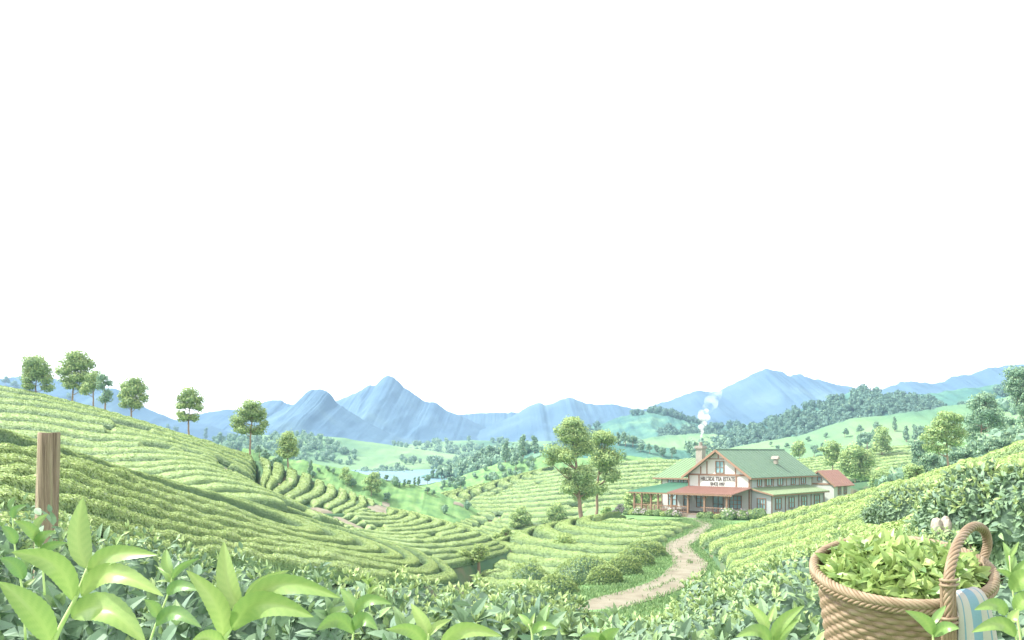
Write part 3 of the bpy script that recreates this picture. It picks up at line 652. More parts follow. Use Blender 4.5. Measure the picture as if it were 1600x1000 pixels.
for k, (u, v, ru, rv, d, lab) in enumerate([
        (1425, 738, 17, 13, 100, 'round bush at the left end of the thicket under the dark wide tree'),
        (1452, 722, 17, 15, 112, 'pale bush directly left of the dark wide tree trunk'),
        (1503, 712, 20, 14, 112, 'bush between the trunks of the dark tree and the pale tree'),
        (1555, 700, 26, 18, 118, 'broad bush right of the pale tree trunk'),
        (1592, 690, 24, 26, 122, 'tall bush beneath the drooping tree at the right edge'),
        (1571, 668, 20, 18, 160, 'hazy bush behind the pale tree'),
        (1436, 700, 14, 13, 180, 'hazy bush far behind the dark wide tree'),
        (1465, 742, 14, 10, 95, 'low bush in front of the dark wide tree trunk')]):
    b = W(u, v + rv, d)
    g = drop(b[0], b[1], 60)
    vv = HZ - g / d * F
    cl = lobes(u, v - rv, max(v + rv, v + rv), ru, 60 + k, 8)
    if vv > v + rv + 4: cl += lobes(u, v + rv * .4, min(vv, v + 3 * rv), ru * 1.05, 160 + k, 5)
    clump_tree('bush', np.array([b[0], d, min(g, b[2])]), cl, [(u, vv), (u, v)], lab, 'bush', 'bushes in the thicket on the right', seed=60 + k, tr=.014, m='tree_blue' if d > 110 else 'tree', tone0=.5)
HG = 'round trees behind the outbuilding'
clump_tree('broadleaf_tree', W(1301, 738, 185), lobes(1300, 688, 728, 16, 71, 8), [(1301, 750), (1301, 720), (1300, 705)], 'round tree just above the red outbuilding roof', group=HG, seed=71, tr=.012)
clump_tree('broadleaf_tree', W(1336, 752, 172), lobes(1336, 694, 752, 27, 72, 11), [(1336, 765), (1336, 740), (1336, 715)], 'largest round tree to the right of the red outbuilding', group=HG, seed=72, tr=.012)
clump_tree('bush', W(1374, 768, 160), lobes(1374, 733, 775, 15, 73, 7), [(1374, 785), (1374, 752)], 'bush at the right of the largest round tree, above the tea slope', 'bush', seed=73, tr=.014)
clump_tree('broadleaf_tree', at(1378, 718), [(1378, 673, 8, 7), (1372, 684, 8, 8), (1385, 686, 8, 8), (1378, 696, 14, 8), (1368, 701, 7, 5), (1390, 701, 7, 5)], [(1378, 720), (1378, 705), (1378, 685)], 'lone tapering tree in the field beyond the outbuilding', seed=74)
clump_tree('broadleaf_tree', at(1250, 719), [(1247, 694, 8, 6), (1242, 701, 6, 6), (1252, 703, 7, 6), (1247, 709, 9, 5)], [(1250, 722), (1249, 712), (1247, 700)], 'small tree peeping over the right end of the long green roof', seed=75)
clump_tree('small_tree', at(580, 775), [(583, 743, 7, 6), (576, 752, 8, 6), (589, 755, 7, 7), (580, 762, 10, 6), (590, 766, 6, 4), (572, 763, 5, 4)], [(580, 778), (580, 768), (581, 752)], 'small round tree below the lake at the end of the middle spur', seed=76)
clump_tree('small_tree', at(540, 757), [(540, 735, 6, 5), (535, 744, 6, 5), (545, 746, 6, 6), (549, 753, 5, 4)], [(540, 759), (540, 745)], 'small tree halfway between the lone round tree and the lake', seed=77)

# small far trees: a few prototypes, copied
def proto(kind, k):
    root = empty('small_tree' if kind != 2 else 'poplar_tree', (0, 0, 0)); mb = MB()
    r = random.Random(200 + k)
    cls = []
    for j in range(9):
        f = j / 8.
        if kind == 0: cls.append((r.uniform(-.22, .22), r.uniform(-.2, .2), .45 + .42 * f, .22 * (1.1 - .5 * f), .14))
        elif kind == 1: cls.append((r.uniform(-.28, .28) * (1 - f * .5), r.uniform(-.25, .25), .28 + .5 * f, .24, .16))
        else: cls.append((r.uniform(-.08, .08), r.uniform(-.08, .08), .22 + .66 * f, .15 * (1.15 - .6 * f), .12))
    for x, y, z, a, c in cls:
        V, Fc = ICO1; mb.add(np.array([x, y, z]) + V * [a * .75, a * .75, c * .75], Fc, .1)
        N0 = unit(rng.normal(0, 1, (70, 3))); P = np.array([x, y, z]) + N0 * [a, a, c] * rng.uniform(.8, 1.15, (70, 1))
        leaf_quads(mb, P, N0 + [0, 0, .2], .085, np.clip(rng.normal(.45, .25, 70), 0, 1), .6, .7)
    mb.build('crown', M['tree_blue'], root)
    tb = MB(); tb.tube(np.array([(0, 0, -.06), (.01, 0, .3), (0, 0, .7)]), [.035, .026, .012], 6, .4); tb.build('trunk', M['bark'], root)
    return root
PROTO = [proto(0, 0), proto(1, 1), proto(2, 2), proto(1, 3)]
used = [False] * 4
def copy_tree(o):
    c = o.copy(); COL.objects.link(c)
    for ch in list(o.children):
        q = ch.copy(); COL.objects.link(q); q.parent = c
    return c
small = {
 'small tree from the left on the back of the big left hillside': ('small trees behind the left crest', [(8, 604, 16, 0), (22, 606, 12, 1), (108, 625, 12, 1), (262, 671, 9, 1), (275, 675, 9, 1), (322, 687, 18, 2), (335, 691, 10, 1), (346, 694, 18, 0), (362, 701, 12, 1), (372, 705, 16, 0)]),
 'small tree from the left beside the lone round tree': ('small trees left of the lone round tree', [(405, 714, 18, 0), (416, 722, 20, 0), (428, 729, 15, 1)]),
 'little tree from the left on the dim slope above the lake': ('little trees on the slope above the lake', [(485, 744, 24, 2), (490, 747, 12, 1), (512, 736, 9, 1), (520, 740, 9, 1), (551, 761, 14, 1), (604, 752, 10, 0), (616, 757, 9, 0), (605, 783, 14, 1), (498, 738, 8, 1)]),
 'dark tree from the left along the near shore of the lake': ('trees along the near shore of the lake', [(624, 762, 9, 2), (632, 760, 11, 2), (640, 760, 10, 0), (654, 759, 14, 2), (668, 757, 15, 0), (683, 752, 17, 2), (697, 749, 16, 0), (711, 745, 20, 2), (725, 742, 18, 0), (739, 737, 22, 2), (648, 759, 13, 2), (660, 757, 12, 0), (676, 753, 19, 2), (690, 749, 19, 0), (704, 746, 22, 2), (718, 740, 22, 0), (732, 735, 20, 2), (746, 732, 24, 0), (756, 730, 28, 2), (768, 727, 30, 0), (790, 722, 32, 2)]),
 'small tree from the left on the pale slope right of the lake': ('small trees on the pale slope right of the lake', [(668, 772, 11, 0), (678, 774, 9, 1), (705, 756, 12, 1), (716, 754, 11, 1), (720, 768, 22, 0), (728, 772, 12, 1), (742, 748, 9, 1), (690, 766, 8, 1), (770, 752, 8, 1)]),
 'hazy tree from the left on the ridge behind the ringed hill': ('hazy trees behind the ringed hill', [(806, 734, 20, 0), (817, 717, 36, 2), (835, 708, 26, 2), (845, 712, 14, 0), (966, 696, 20, 2), (977, 697, 22, 0), (989, 698, 17, 0), (1001, 706, 14, 1), (1015, 709, 16, 0), (1035, 713, 15, 1), (1050, 715, 16, 0), (1026, 706, 12, 1)]),
 'hazy small tree from the left on the fields behind the house': ('hazy small trees on the fields behind the house', [(1272, 714, 18, 0), (1284, 706, 14, 2), (1343, 703, 24, 2), (1355, 702, 26, 0), (1366, 703, 30, 2), (1320, 684, 15, 0), (1345, 680, 16, 0), (1370, 676, 17, 0), (1398, 674, 22, 2), (1416, 690, 24, 2), (1429, 690, 26, 2), (1441, 688, 22, 0), (1230, 700, 9, 1), (1215, 704, 9, 1), (1290, 684, 9, 1), (1262, 690, 9, 1), (1205, 698, 8, 0)]),
}
for lab, (grp, lst) in small.items():
    num = 0
    for (u, v, hp, kd) in sorted(lst):
        h = hit(u, v)
        if h is None: continue
        kd = 3 if kd == 1 and u % 2 else kd
        if not used[kd]: o = PROTO[kd]; used[kd] = True
        else: o = copy_tree(PROTO[kd])
        s = hp / F * h[1] * 1.05
        o.location = tuple(h); o.scale = (s * random.uniform(.85, 1.15),) * 2 + (s,); o.rotation_euler = (0, 0, random.uniform(0, 6.28))
        tag(o, ORD[num] + ' ' + lab, 'tree', grp); num += 1

# far woods, too many to count
def forest(P, n, hgt, name='forest', thr=.5, fs=.02, seed=0, t0=8, m='tree_blue', rows=None, zmin=-99):
    a, b = P.shape[:2]; mb = MB(); got = 0; pts = []
    while got < n:
        i = rng.uniform(t0, (rows or a) - 1.01); j = rng.uniform(0, b - 1.01); ii, jj = int(i), int(j); fi, fj = i - ii, j - jj
        q = (P[ii, jj] * (1 - fi) + P[ii + 1, jj] * fi) * (1 - fj) + (P[ii, jj + 1] * (1 - fi) + P[ii + 1, jj + 1] * fi) * fj
        got += 1
        if q[2] < zmin: continue
        if fbm(q[0] * fs, q[1] * fs * .6, seed, 3) < thr or not in_view(q[None], 60, 0)[0]: continue
        pts.append(q)
    V, Fc = ICO1
    for q in pts:
        h = hgt * rng.uniform(.6, 1.3); w = h * rng.uniform(.28, .5)
        k = rng.uniform(.8, 1.2, len(V))[:, None]
        mb.add(q + V * [w * .66, w * .66, h * .36] * k + [0, 0, h * .40], Fc, .25)
        N0 = unit(rng.normal(0, 1, (44, 3))); N0[:, 2] = np.abs(N0[:, 2]) * 1.0 - .3
        leaf_quads(mb, q + [0, 0, h * .45] + N0 * [w, w, h * .5] * rng.uniform(.7, 1.2, (44, 1)), N0, h * .17, np.clip(rng.normal(.5, .22, 44), 0, 1), .5, .8)
    if pts: tag(mb.build(name, M[m]), kind='stuff')
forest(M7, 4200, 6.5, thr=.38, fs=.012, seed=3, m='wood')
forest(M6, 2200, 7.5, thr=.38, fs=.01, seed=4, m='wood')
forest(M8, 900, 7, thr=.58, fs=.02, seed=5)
forest(M10, 1500, 5.5, thr=.57, fs=.015, seed=6)
forest(M10b, 500, 4.5, thr=.55, fs=.02, seed=7, zmin=-11)
forest(M10c, 900, 7, thr=.5, fs=.012, seed=8)
forest(M11, 1900, 5.5, thr=.36, fs=.02, seed=9, zmin=-11.5)
forest(M6b, 500, 8, thr=.48, fs=.02, seed=10)
forest(M12, 260, 2.5, thr=.55, fs=.05, seed=12)
forest(M13, 260, 2.2, thr=.52, fs=.05, seed=13)
forest(M14, 500, 3.0, thr=.35, fs=.06, seed=14)

# ------------------------------------------------------------------ the house
A43 = math.radians(43); ax = np.array([math.cos(A43), -math.sin(A43)]); bx = np.array([math.sin(A43), math.cos(A43)])
HW, HL, EV, PK = 9.8, 19.5, 5.75, 9.2
Cn = np.array([(1172 - 800) / F * 123, 123.]); A0 = Cn - ax * HW; Z0 = -9.1
house = empty('tea_house', (A0[0], A0[1], Z0), -A43)
tag(house, 'half-timbered white estate house with green roofs and a red veranda roof', 'house')
def part(mb, name, m, parent=house, smooth=False): return mb.build(name, m, parent, smooth)
mb = MB()                                     # gabled main block
mb.prism([(0, 0, -.6), (HW, 0, -.6), (HW, 0, EV), (HW / 2, 0, PK - .05), (0, 0, EV)], (0, .3, 0), .75)
part(mb, 'gable_wall', M['white_wall'])
mb = MB(); mb.box(HW - .28, HW - .002, .302, HL, -.6, EV - .05); mb.box(.002, .28, .302, HL, -.6, EV - .05, .6)
mb.prism([(.3, HL - .3, -.6), (HW - .3, HL - .3, -.6), (HW - .3, HL - .3, EV - .1), (HW / 2, HL - .3, PK - .2), (.3, HL - .3, EV - .1)], (0, .28, 0), .5)
for k in range(26): mb.box(HW - .002, HW + .02, .6 + k * .74, .64 + k * .74, 0, EV - .1, .2)      # cover battens
part(mb, 'side_wall', M['side_wall'])
def slab(mb, p0, p1, p2, p3, th=.16, tone=.5, corr=0, mi=0):
    """roof slab, p0-p1 eave, p3-p2 ridge; corr = number of seams"""
    P = [np.array(p, float) for p in (p0, p1, p2, p3)]
    n = np.cross(P[1] - P[0], P[3] - P[0]); n /= np.linalg.norm(n)
    if n[2] < 0: n = -n
    mb.prism(P, -n * th, tone, mi)
    for k in range(corr):
        f = (k + .5) / corr; a = P[0] * (1 - f) + P[1] * f; b = P[3] * (1 - f) + P[2] * f
        mb.beam(a + n * .02, b + n * .02, .07, .05, tone - .15, mi)
    # course lines across the slope
    return n
ov, fo = .62, .85
dz = (PK - EV) / (HW / 2)
mb = MB(); slab(mb, (HW + ov, -fo, EV - ov * dz + .12), (HW + ov, HL + .6, EV - ov * dz + .12), (HW / 2, HL + .6, PK + .12), (HW / 2, -fo, PK + .12), tone=.4, corr=22)
slab(mb, (-ov, -fo, EV - ov * dz + .12), (-ov, HL + .6, EV - ov * dz + .12), (HW / 2 - .02, HL + .6, PK + .1), (HW / 2 - .02, -fo, PK + .1), tone=.6, corr=22)
mb.tube(np.array([(HW / 2, -fo, PK + .15), (HW / 2, HL + .6, PK + .15)]), .11, 8, .3)
roof = part(mb, 'roof', M['roof_green'])
mb = MB(); mb.prism([(8.2, 11, 7.2), (8.2, 11.6, 7.2), (8.2, 11.6, 8.0), (8.2, 11, 8.0)], (-.5, 0, 0), .6); mb.prism([(8.45, 10.85, 7.95), (8.45, 11.75, 7.95), (8.4, 11.3, 8.4)], (-1.1, 0, 0), .4)
part(mb, 'roof_vent', M['brick'], roof)
mb = MB()                                     # bargeboards, beams and posts of the gable
for s in (-1, 1):
    xe = HW / 2 + s * (HW / 2 + ov)
    mb.beam((xe, -fo - .03, EV - ov * dz - .02), (HW / 2, -fo - .03, PK), .08, .3, .8)
    mb.beam((HW / 2 + s * (HW / 2 - .1), -.04, 0), (HW / 2 + s * (HW / 2 - .1), -.04, EV), .2, .1, .5)
mb.box(0.2, HW - .2, -.09, .0, EV - .1, EV + .14, .5)
mb.box(1.7, 1.88, -.07, 0, 4.0, EV - .1, .5); mb.box(7.6, 7.8, -.07, 0, 4.0, EV - .1, .5)
for x, z1 in ((2.0, 7.0), (3.0, 7.75), (HW - 2.3, 7.2)): mb.box(x, x + .16, -.06, 0, EV + .14, z1 - .05, .45)
mb.box(HW / 2 - .08, HW / 2 + .08, -.06, 0, 8.1, PK - .3, .45); mb.box(3.2, 6.6, -.055, 0, 7.95, 8.08, .5)
mb.box(.25, HW - .25, -.06, 0, 3.95, 4.07, .55)
part(mb, 'timber_frame', M['timber'])
mb = MB()                                     # side wall posts, eaves board
for y in (.15, 4.2, 6.7, 10.8, 15.0, HL - .2): mb.box(HW, HW + .05, y, y + .16, 0, EV - .1, .6)
mb.box(HW + ov - .02, HW + ov + .04, -fo, HL + .6, EV - ov * dz - .12, EV - ov * dz + .06, .6)
part(mb, 'side_timber', M['timber'])
def window(cx, cz, w, h, y=0, face='front', x=None, bars=(1, 1), name='window', fr=.1, parent=house):
    """frame with bars and a pane behind, on the front (y) or on the right side (x)"""
    def P(a0, a1, d0, d1, z0, z1, b, t=.5):
        if face == 'front': b.box(a0, a1, y - d1, y - d0, z0, z1, t)
        else: b.box(x + d0, x + d1, a0, a1, z0, z1, t)
    f = MB(); a0, a1, z0, z1 = cx - w / 2, cx + w / 2, cz - h / 2, cz + h / 2
    P(a0 - fr, a0, 0, .12, z0 - fr, z1 + fr, f); P(a1, a1 + fr, 0, .12, z0 - fr, z1 + fr, f)
    P(a0, a1, 0, .12, z1, z1 + fr, f); P(a0, a1, 0, .15, z0 - fr, z0, f, .7)
    for k in range(1, bars[0] + 1): xx = a0 + w * k / (bars[0] + 1); P(xx - .04, xx + .04, .02, .1, z0, z1, f, .6)
    for k in range(1, bars[1] + 1): zz = z0 + h * k / (bars[1] + 1); P(a0, a1, .022, .098, zz - .035, zz + .035, f, .6)
    fo_ = part(f, name, M['timber'], parent)
    g = MB(); P(a0, a1, .004, .018, z0, z1, g, random.uniform(.3, .7)); g.build('pane', M['glass'], fo_)
    return fo_
window(HW / 2 + .25, 6.85, 1.15, 1.55)
window(2.1, 2.0, 1.3, 1.7, bars=(1, 2)); window(7.6, 2.0, 1.7, 1.7, bars=(2, 2))
dr = window(4.9, 1.65, 1.5, 2.2, bars=(1, 1), name='door')
g = MB(); g.box(5.5, 5.56, -.2, -.12, 1.45, 1.7, .3); g.build('handle', M['ink'], dr)
for y, w in ((2.6, 1.1), (5.4, 1.5), (8.9, 1.4), (13.0, 1.2), (16.4, 1.2)): window(y, 4.85, w, 1.2, face='side', x=HW + .001, bars=(1, 0))
# sign lettering on the gable
def text(s, size, x, z, y, parent):
    cu = bpy.data.curves.new('lettering', 'FONT'); cu.body = s; cu.size = size; cu.align_x = 'CENTER'; cu.extrude = .02; cu.offset = .012
    o = bpy.data.objects.new('lettering', cu); COL.objects.link(o); bpy.context.view_layer.update()
    me = bpy.data.meshes.new_from_object(o.evaluated_get(bpy.context.evaluated_depsgraph_get()))
    bpy.data.objects.remove(o); me.materials.clear(); me.materials.append(M['ink'])
    q = bpy.data.objects.new('lettering', me); COL.objects.link(q); q.parent = parent
    q.location = (x, y, z); q.rotation_euler = (math.pi / 2, 0, 0); q.scale = (.92, 1.25, 1)
    q['label'] = 'painted dark capitals reading ' + s
    return q
text('HILLSIDE TEA ESTATE', .62, 4.78, 4.93, -.03, house)
text('SINCE 1897', .50, 4.75, 4.27, -.03, house)
# left wing
mb = MB(); mb.box(-6.2, -.01, 2.5, 9.5, -.6, 5.25, .7); part(mb, 'wing_wall', M['white_wall'])
mb = MB()
slab(mb, (-7.3, 1.7, 5.1), (1.2, 1.7, 5.1), (4.0, 6, 8.05), (-4.4, 6, 8.05), tone=.5, corr=14)
slab(mb, (-7.3, 10.3, 5.1), (-7.3, 1.7, 5.1), (-4.4, 6, 8.06), (-4.42, 6.02, 8.06), tone=.6)
slab(mb, (1.2, 10.3, 5.1), (-7.3, 10.3, 5.1), (-4.4, 6.02, 8.04), (4.0, 6.02, 8.04), tone=.5)
part(mb, 'wing_roof', M['roof_lit'])
mb = MB(); mb.box(-7.3, -.3, 1.64, 1.7, 4.9, 5.12, .5); mb.box(-6.24, -6.1, 2.44, 2.5, 0, 5.2, .5); part(mb, 'wing_timber', M['timber'])
for x in (-4.6, -2.8, -1.2): window(x, 4.55, .8, .8, y=2.5, bars=(1, 0))
window(-4.3, 1.9, 1.3, 1.7, y=2.5); window(-1.6, 1.9, 1.3, 1.7, y=2.5)
# chimney
mb = MB(); mb.box(-1.5, -.45, 4.5, 5.55, 5.5, 9.5, .6)
ch = part(mb, 'chimney', M['brick'])
mb = MB(); mb.box(-1.68, -.27, 4.32, 5.73, 9.5, 9.78, .4); mb.box(-1.56, -.39, 4.44, 5.61, 9.78, 9.92, .6); mb.tube(np.array([(-1, 5.05, 9.9), (-1, 5.05, 10.45)]), .26, 10, .2); mb.build('cap', M['brick'], ch)
# veranda
FY = -5.0; VX0, VX1 = -6.2, HW + .1
mb = MB(); mb.box(VX0, VX1, FY, -.001, .25, .5, .6); mb.box(VX0, -.3, -.001, 2.49, .25, .5, .6)
for k in range(40): mb.box(VX0 + .4 * k, VX0 + .4 * k + .36, FY - .05, FY - .002, -.5, .42, .3 + .3 * (k % 3) / 2)
part(mb, 'veranda_deck', M['deck'])
mb = MB(); n_ = slab(mb, (-.1, FY - .4, 3.35), (HW + .3, FY - .4, 3.35), (HW + .3, -.09, 4.1), (0, -.09, 4.1), .1, .5, 30); part(mb, 'veranda_roof', M['roof_red'])
mb = MB(); slab(mb, (VX0 - .6, FY - .4, 3.34), (-.12, FY - .4, 3.34), (-.12, 2.4, 4.45), (VX0 + 1.8, 2.4, 4.45), .1, .5, 18); part(mb, 'side_veranda_roof', M['roof_teal'])
mb = MB(); mb.box(VX0 - .5, VX1 + .1, FY - .38, FY - .3, 3.05, 3.27, .5); part(mb, 'eaves_beam', M['timber'])
px_ = [-6.0, -4.7, -3.1, -1.9, .3, 3.0, 5.6, 9.0]
for x in px_:
    mb = MB(); mb.box(x - .11, x + .11, FY - .02, FY + .2, .5, 3.12, .7); mb.beam((x - .6, FY + .09, 3.05), (x, FY + .09, 2.5), .1, .1, .6); mb.beam((x + .6, FY + .09, 3.05), (x, FY + .09, 2.5), .1, .1, .6)
    part(mb, 'veranda_post', M['timber'])
for a, b in zip(px_[:-1], px_[1:]):
    if a == 3.0: b = 3.4
    mb = MB()
    mb.beam((a + .11, FY + .08, 1.42), (b - .11, FY + .08, 1.42), .1, .1, .7); mb.beam((a + .11, FY + .08, .72), (b - .11, FY + .08, .72), .07, .07, .6)
    for q in np.arange(a + .3, b - .15, .28): mb.beam((q, FY + .08, .72), (q, FY + .08, 1.4), .055, .055, .5)
    if b - a > .6: part(mb, 'railing', M['timber'])
mb = MB()
mb.beam((5.0, FY + .08, 1.42), (5.5, FY + .08, 1.42), .1, .1, .7); mb.beam((VX0, FY, 1.42), (VX0, 2.4, 1.42), .1, .1, .7)
for q in np.arange(FY + .3, 2.4, .3): mb.beam((VX0, q, .5), (VX0, q, 1.4), .055, .055, .5)
part(mb, 'railing', M['timber'])
mb = MB()
for k in range(4): mb.box(3.4, 5.0, FY - .06 - .36 * (k + 1), FY - .06 - .36 * k - .002, -.6, .36 - .16 * k, .6)
part(mb, 'steps', M['step'])
mb = MB()                                     # a plank table under the veranda
mb.box(-1.4, .1, -3.4, -2.6, 1.2, 1.27, .6)
for x in (-1.3, 0.0):
    for y in (-3.3, -2.7): mb.box(x - .04, x + .04, y - .04, y + .04, .5, 1.2, .5)
tb = mb.build('veranda_table', M['timber']); tb.matrix_world = Matrix.Translation((A0[0], A0[1], Z0)) @ Matrix.Rotation(-A43, 4, 'Z')
tag(tb, 'plain wooden table behind the veranda railing', 'table')
# lean-to along the side
mb = MB(); mb.box(HW + .03, HW + 2.9, .4, 17.2, -.6, 3.05, .5)
for k in range(22): mb.box(HW + 2.9, HW + 2.925, .6 + k * .76, .65 + k * .76, 0, 3.0, .2)
part(mb, 'lean_to_wall', M['side_wall'])
mb = MB(); mb.prism([(HW + .03, .38, 3.05), (HW + 2.9, .38, 3.05), (HW + .03, .38, 3.7)], (0, .1, 0), .5); part(mb, 'lean_to_gable', M['side_wall'])
mb = MB(); slab(mb, (HW + 3.5, -.1, 3.25), (HW + 3.5, 17.8, 3.25), (HW + .02, 17.8, 4.05), (HW + .02, -.1, 4.05), .12, .5, 20); part(mb, 'lean_to_roof', M['roof_moss'])
mb = MB(); mb.box(HW + 3.42, HW + 3.5, -.16, 17.8, 2.98, 3.12, .6); mb.beam((HW + 3.5, -.13, 3.14), (HW, -.13, 3.94), .06, .2, .8)
for y in (.45, 4.5, 8.6, 12.6, 17.0): mb.box(HW + 2.926, HW + 3.0, y, y + .15, 0, 3.0, .5)
part(mb, 'lean_to_timber', M['timber'])
window(HW + 1.5, 1.9, 1.1, 1.4, y=.4, bars=(2, 1))
for y in (2.4, 6.4, 10.4, 14.6): window(y, 1.9, 1.5, 1.4, face='side', x=HW + 2.926)

# outbuilding with the red roof
W2, L2, E2, K2 = 4.6, 6.4, 4.0, 6.0
cn = np.array([(1303 - 800) / F * 139, 139.]); o2 = cn - ax * W2
shed = empty('outbuilding', (o2[0], o2[1], Z0 + .0), -A43)
tag(shed, 'small white outbuilding with a plain red pitched roof', 'building')
mb = MB(); mb.prism([(0, 0, -1.5), (W2, 0, -1.5), (W2, 0, E2), (W2 / 2, 0, K2 - .05), (0, 0, E2)], (0, .25, 0), .7); mb.box(W2 - .25, W2 - .002, .252, L2, -1.5, E2 - .05, .3); mb.box(.002, .25, .252, L2, -1.5, E2 - .05, .5); mb.box(.25, W2 - .25, L2 - .25, L2 - .003, -1.5, E2 - .06, .5)
part(mb, 'wall', M['white_wall'], shed)
mb = MB(); dz2 = (K2 - E2) / (W2 / 2); 
slab(mb, (W2 + .5, -.6, E2 - .5 * dz2 + .1), (W2 + .5, L2 + .5, E2 - .5 * dz2 + .1), (W2 / 2, L2 + .5, K2 + .1), (W2 / 2, -.6, K2 + .1), .14, .4, 12)
slab(mb, (-.5, -.6, E2 - .5 * dz2 + .1), (-.5, L2 + .5, E2 - .5 * dz2 + .1), (W2 / 2 - .02, L2 + .5, K2 + .09), (W2 / 2 - .02, -.6, K2 + .09), .14, .6, 12)
part(mb, 'roof', M['roof_red'], shed)
mb = MB(); mb.beam((W2 + .5, -.63, E2 - .5 * dz2), (W2 / 2, -.63, K2), .06, .24, .9); mb.beam((-.5, -.63, E2 - .5 * dz2), (W2 / 2, -.63, K2), .06, .24, .9); mb.box(.1, W2 - .1, -.08, 0, E2 - .15, E2 + .1, .8); part(mb, 'timber_trim', M['timber'], shed)
window(2.0, 2.9, .9, 1.0, face='side', x=W2 + .001, parent=shed); window(4.2, 2.9, .9, 1.0, face='side', x=W2 + .001, parent=shed)
window(W2 / 2, 4.75, .5, .5, parent=shed, bars=(0, 0))

# flowering shrubs round the veranda
def house_pt(x, y):
    p = A0 + ax * x + bx * y; return p
fl = [(-6.6, -5.9), (-5.6, -6.0), (-4.5, -6.1), (-3.4, -6.0), (-2.3, -6.2), (-1.2, -6.1), (-.1, -6.2), (1.0, -6.1), (2.1, -6.3), (6.0, -6.2), (7.2, -6.4), (8.5, -6.4), (9.9, -6.2), (11.2, -5.0), (11.8, -3.6), (12.2, -2.2), (13.0, -1.2), (14.2, -.4), (14.6, 1.2), (14.4, 3.0), (14.3, 5.0)]
kinds = ['dark green', 'yellow green', 'white blossomed', 'pink blossomed', 'grey green']
for k, (x, y) in enumerate(fl):
    p = house_pt(x, y); z = drop(p[0], p[1], 0); s = [.75, .6, .8, .65, .7][k % 5] * (1.5 if 12 <= k < 16 else 1.0) * (.9 if k > 15 else 1)
    mb = MB(); V, Fc = ICO2
    nz = 1 + .5 * (fbm(V[:, 0] * 2 + k, V[:, 1] * 2 + V[:, 2] * 2, k) - .5)
    mb.add(V * [s * .8, s * .8, s * .75] * nz[:, None] + [0, 0, s * .5], Fc, .15)
    N0 = unit(rng.normal(0, 1, (420, 3))); N0[:, 2] = np.abs(N0[:, 2]) - .15; r_ = 1 + .5 * (fbm(N0[:, 0] * 2 + k, N0[:, 1] * 2 + N0[:, 2] * 2, k) - .5)
    leaf_quads(mb, N0 * [s, s, s * .95] * r_[:, None] + [0, 0, s * .5], N0, .2, np.clip(rng.normal([.35, .75, .45, .45, .5][k % 5], .2, 420), 0, 1), .5, .7)
    o = mb.build('garden_shrub', M['hedge']); o.location = (p[0], p[1], z - .05)
    if k % 5 in (2, 3):
        f = MB(); n = 45; N1 = unit(rng.normal(0, 1, (n, 3))); N1[:, 2] = np.abs(N1[:, 2])
        leaf_quads(f, N1 * [s * 1.08, s * 1.08, s * 1.02] + [0, 0, s * .5], N1, .24, rng.uniform(0, .4, n) if k % 5 == 3 else rng.uniform(.5, 1, n), .4, 1); f.build('blossom', M['blossom'], o)
    side = 'before the veranda steps' if k < 9 else ('right of the veranda steps' if k < 13 else 'beside the lean-to')
    base = k if k < 9 else (k - 9 if k < 13 else k - 13)
    tag(o, '%s %s garden shrub counted from the left %s' % (ORD[base], kinds[k % 5], side), 'shrub', 'garden shrubs round the house')
# pale flowering shrub at the left end of the veranda
p = W(963, 800, 117); p[2] = drop(p[0], p[1], 0)
mb = MB(); bl = MB()
for (dx, dz, r) in ((-.5, .5, .5), (-.1, .9, .55), (.3, 1.3, .55), (.6, 1.7, .45), (.2, .6, .5)):
    V, Fc = ICO1; mb.add(V * r * .7 + [dx, 0, dz], Fc, .2); N0 = unit(rng.normal(0, 1, (160, 3)))
    leaf_quads(mb, N0 * r * .85 + [dx, 0, dz], N0, .16, rng.uniform(.2, .5, 160), .5, .7); leaf_quads(bl, N0[:130] * r + [dx, 0, dz], N0[:130], .2, rng.uniform(0.2, .7, 130), .5, 1)
o = mb.build('flowering_shrub', M['hedge']); o.location = tuple(p); bl.build('blossom', M['blossom'], o)
tag(o, 'pale lilac white flowering shrub at the left end of the veranda', 'shrub')
for k, (u, v, r, lab) in enumerate([(948, 800, 9, 'low round green bush left of the pale flowering shrub'), (985, 780, 12, 'taller green bush behind the left end of the veranda'), (1010, 775, 13, 'bush behind the left veranda posts'), (745, 862, 7, 'small pale bush at the lower left rim of the house knoll'), (758, 852, 8, 'second small pale bush up the rim of the house knoll'), (775, 842, 9, 'third small pale bush up the rim of the house knoll'), (790, 832, 9, 'topmost small pale bush on the rim of the house knoll'), (722, 872, 15, 'dark bush low in the gully at the end of the low spur'), (748, 862, 13, 'upper dark bush in the gully at the end of the low spur'), (700, 886, 13, 'lowest dark bush in the gully beside the near spur')]):
    d = (122, 152, 156)[k] if k < 3 else (108 if k < 7 else 68)
    b = W(u, v + r, d); b[2] = min(b[2], drop(b[0], b[1], 0) + .2)
    clump_tree('bush', b, lobes(u, v - r, v + r * 1.3, r * 1.1, 300 + k, 6), [(u, v + r), (u, v)], lab, 'bush', seed=300 + k, tr=.03, tone0=.65)

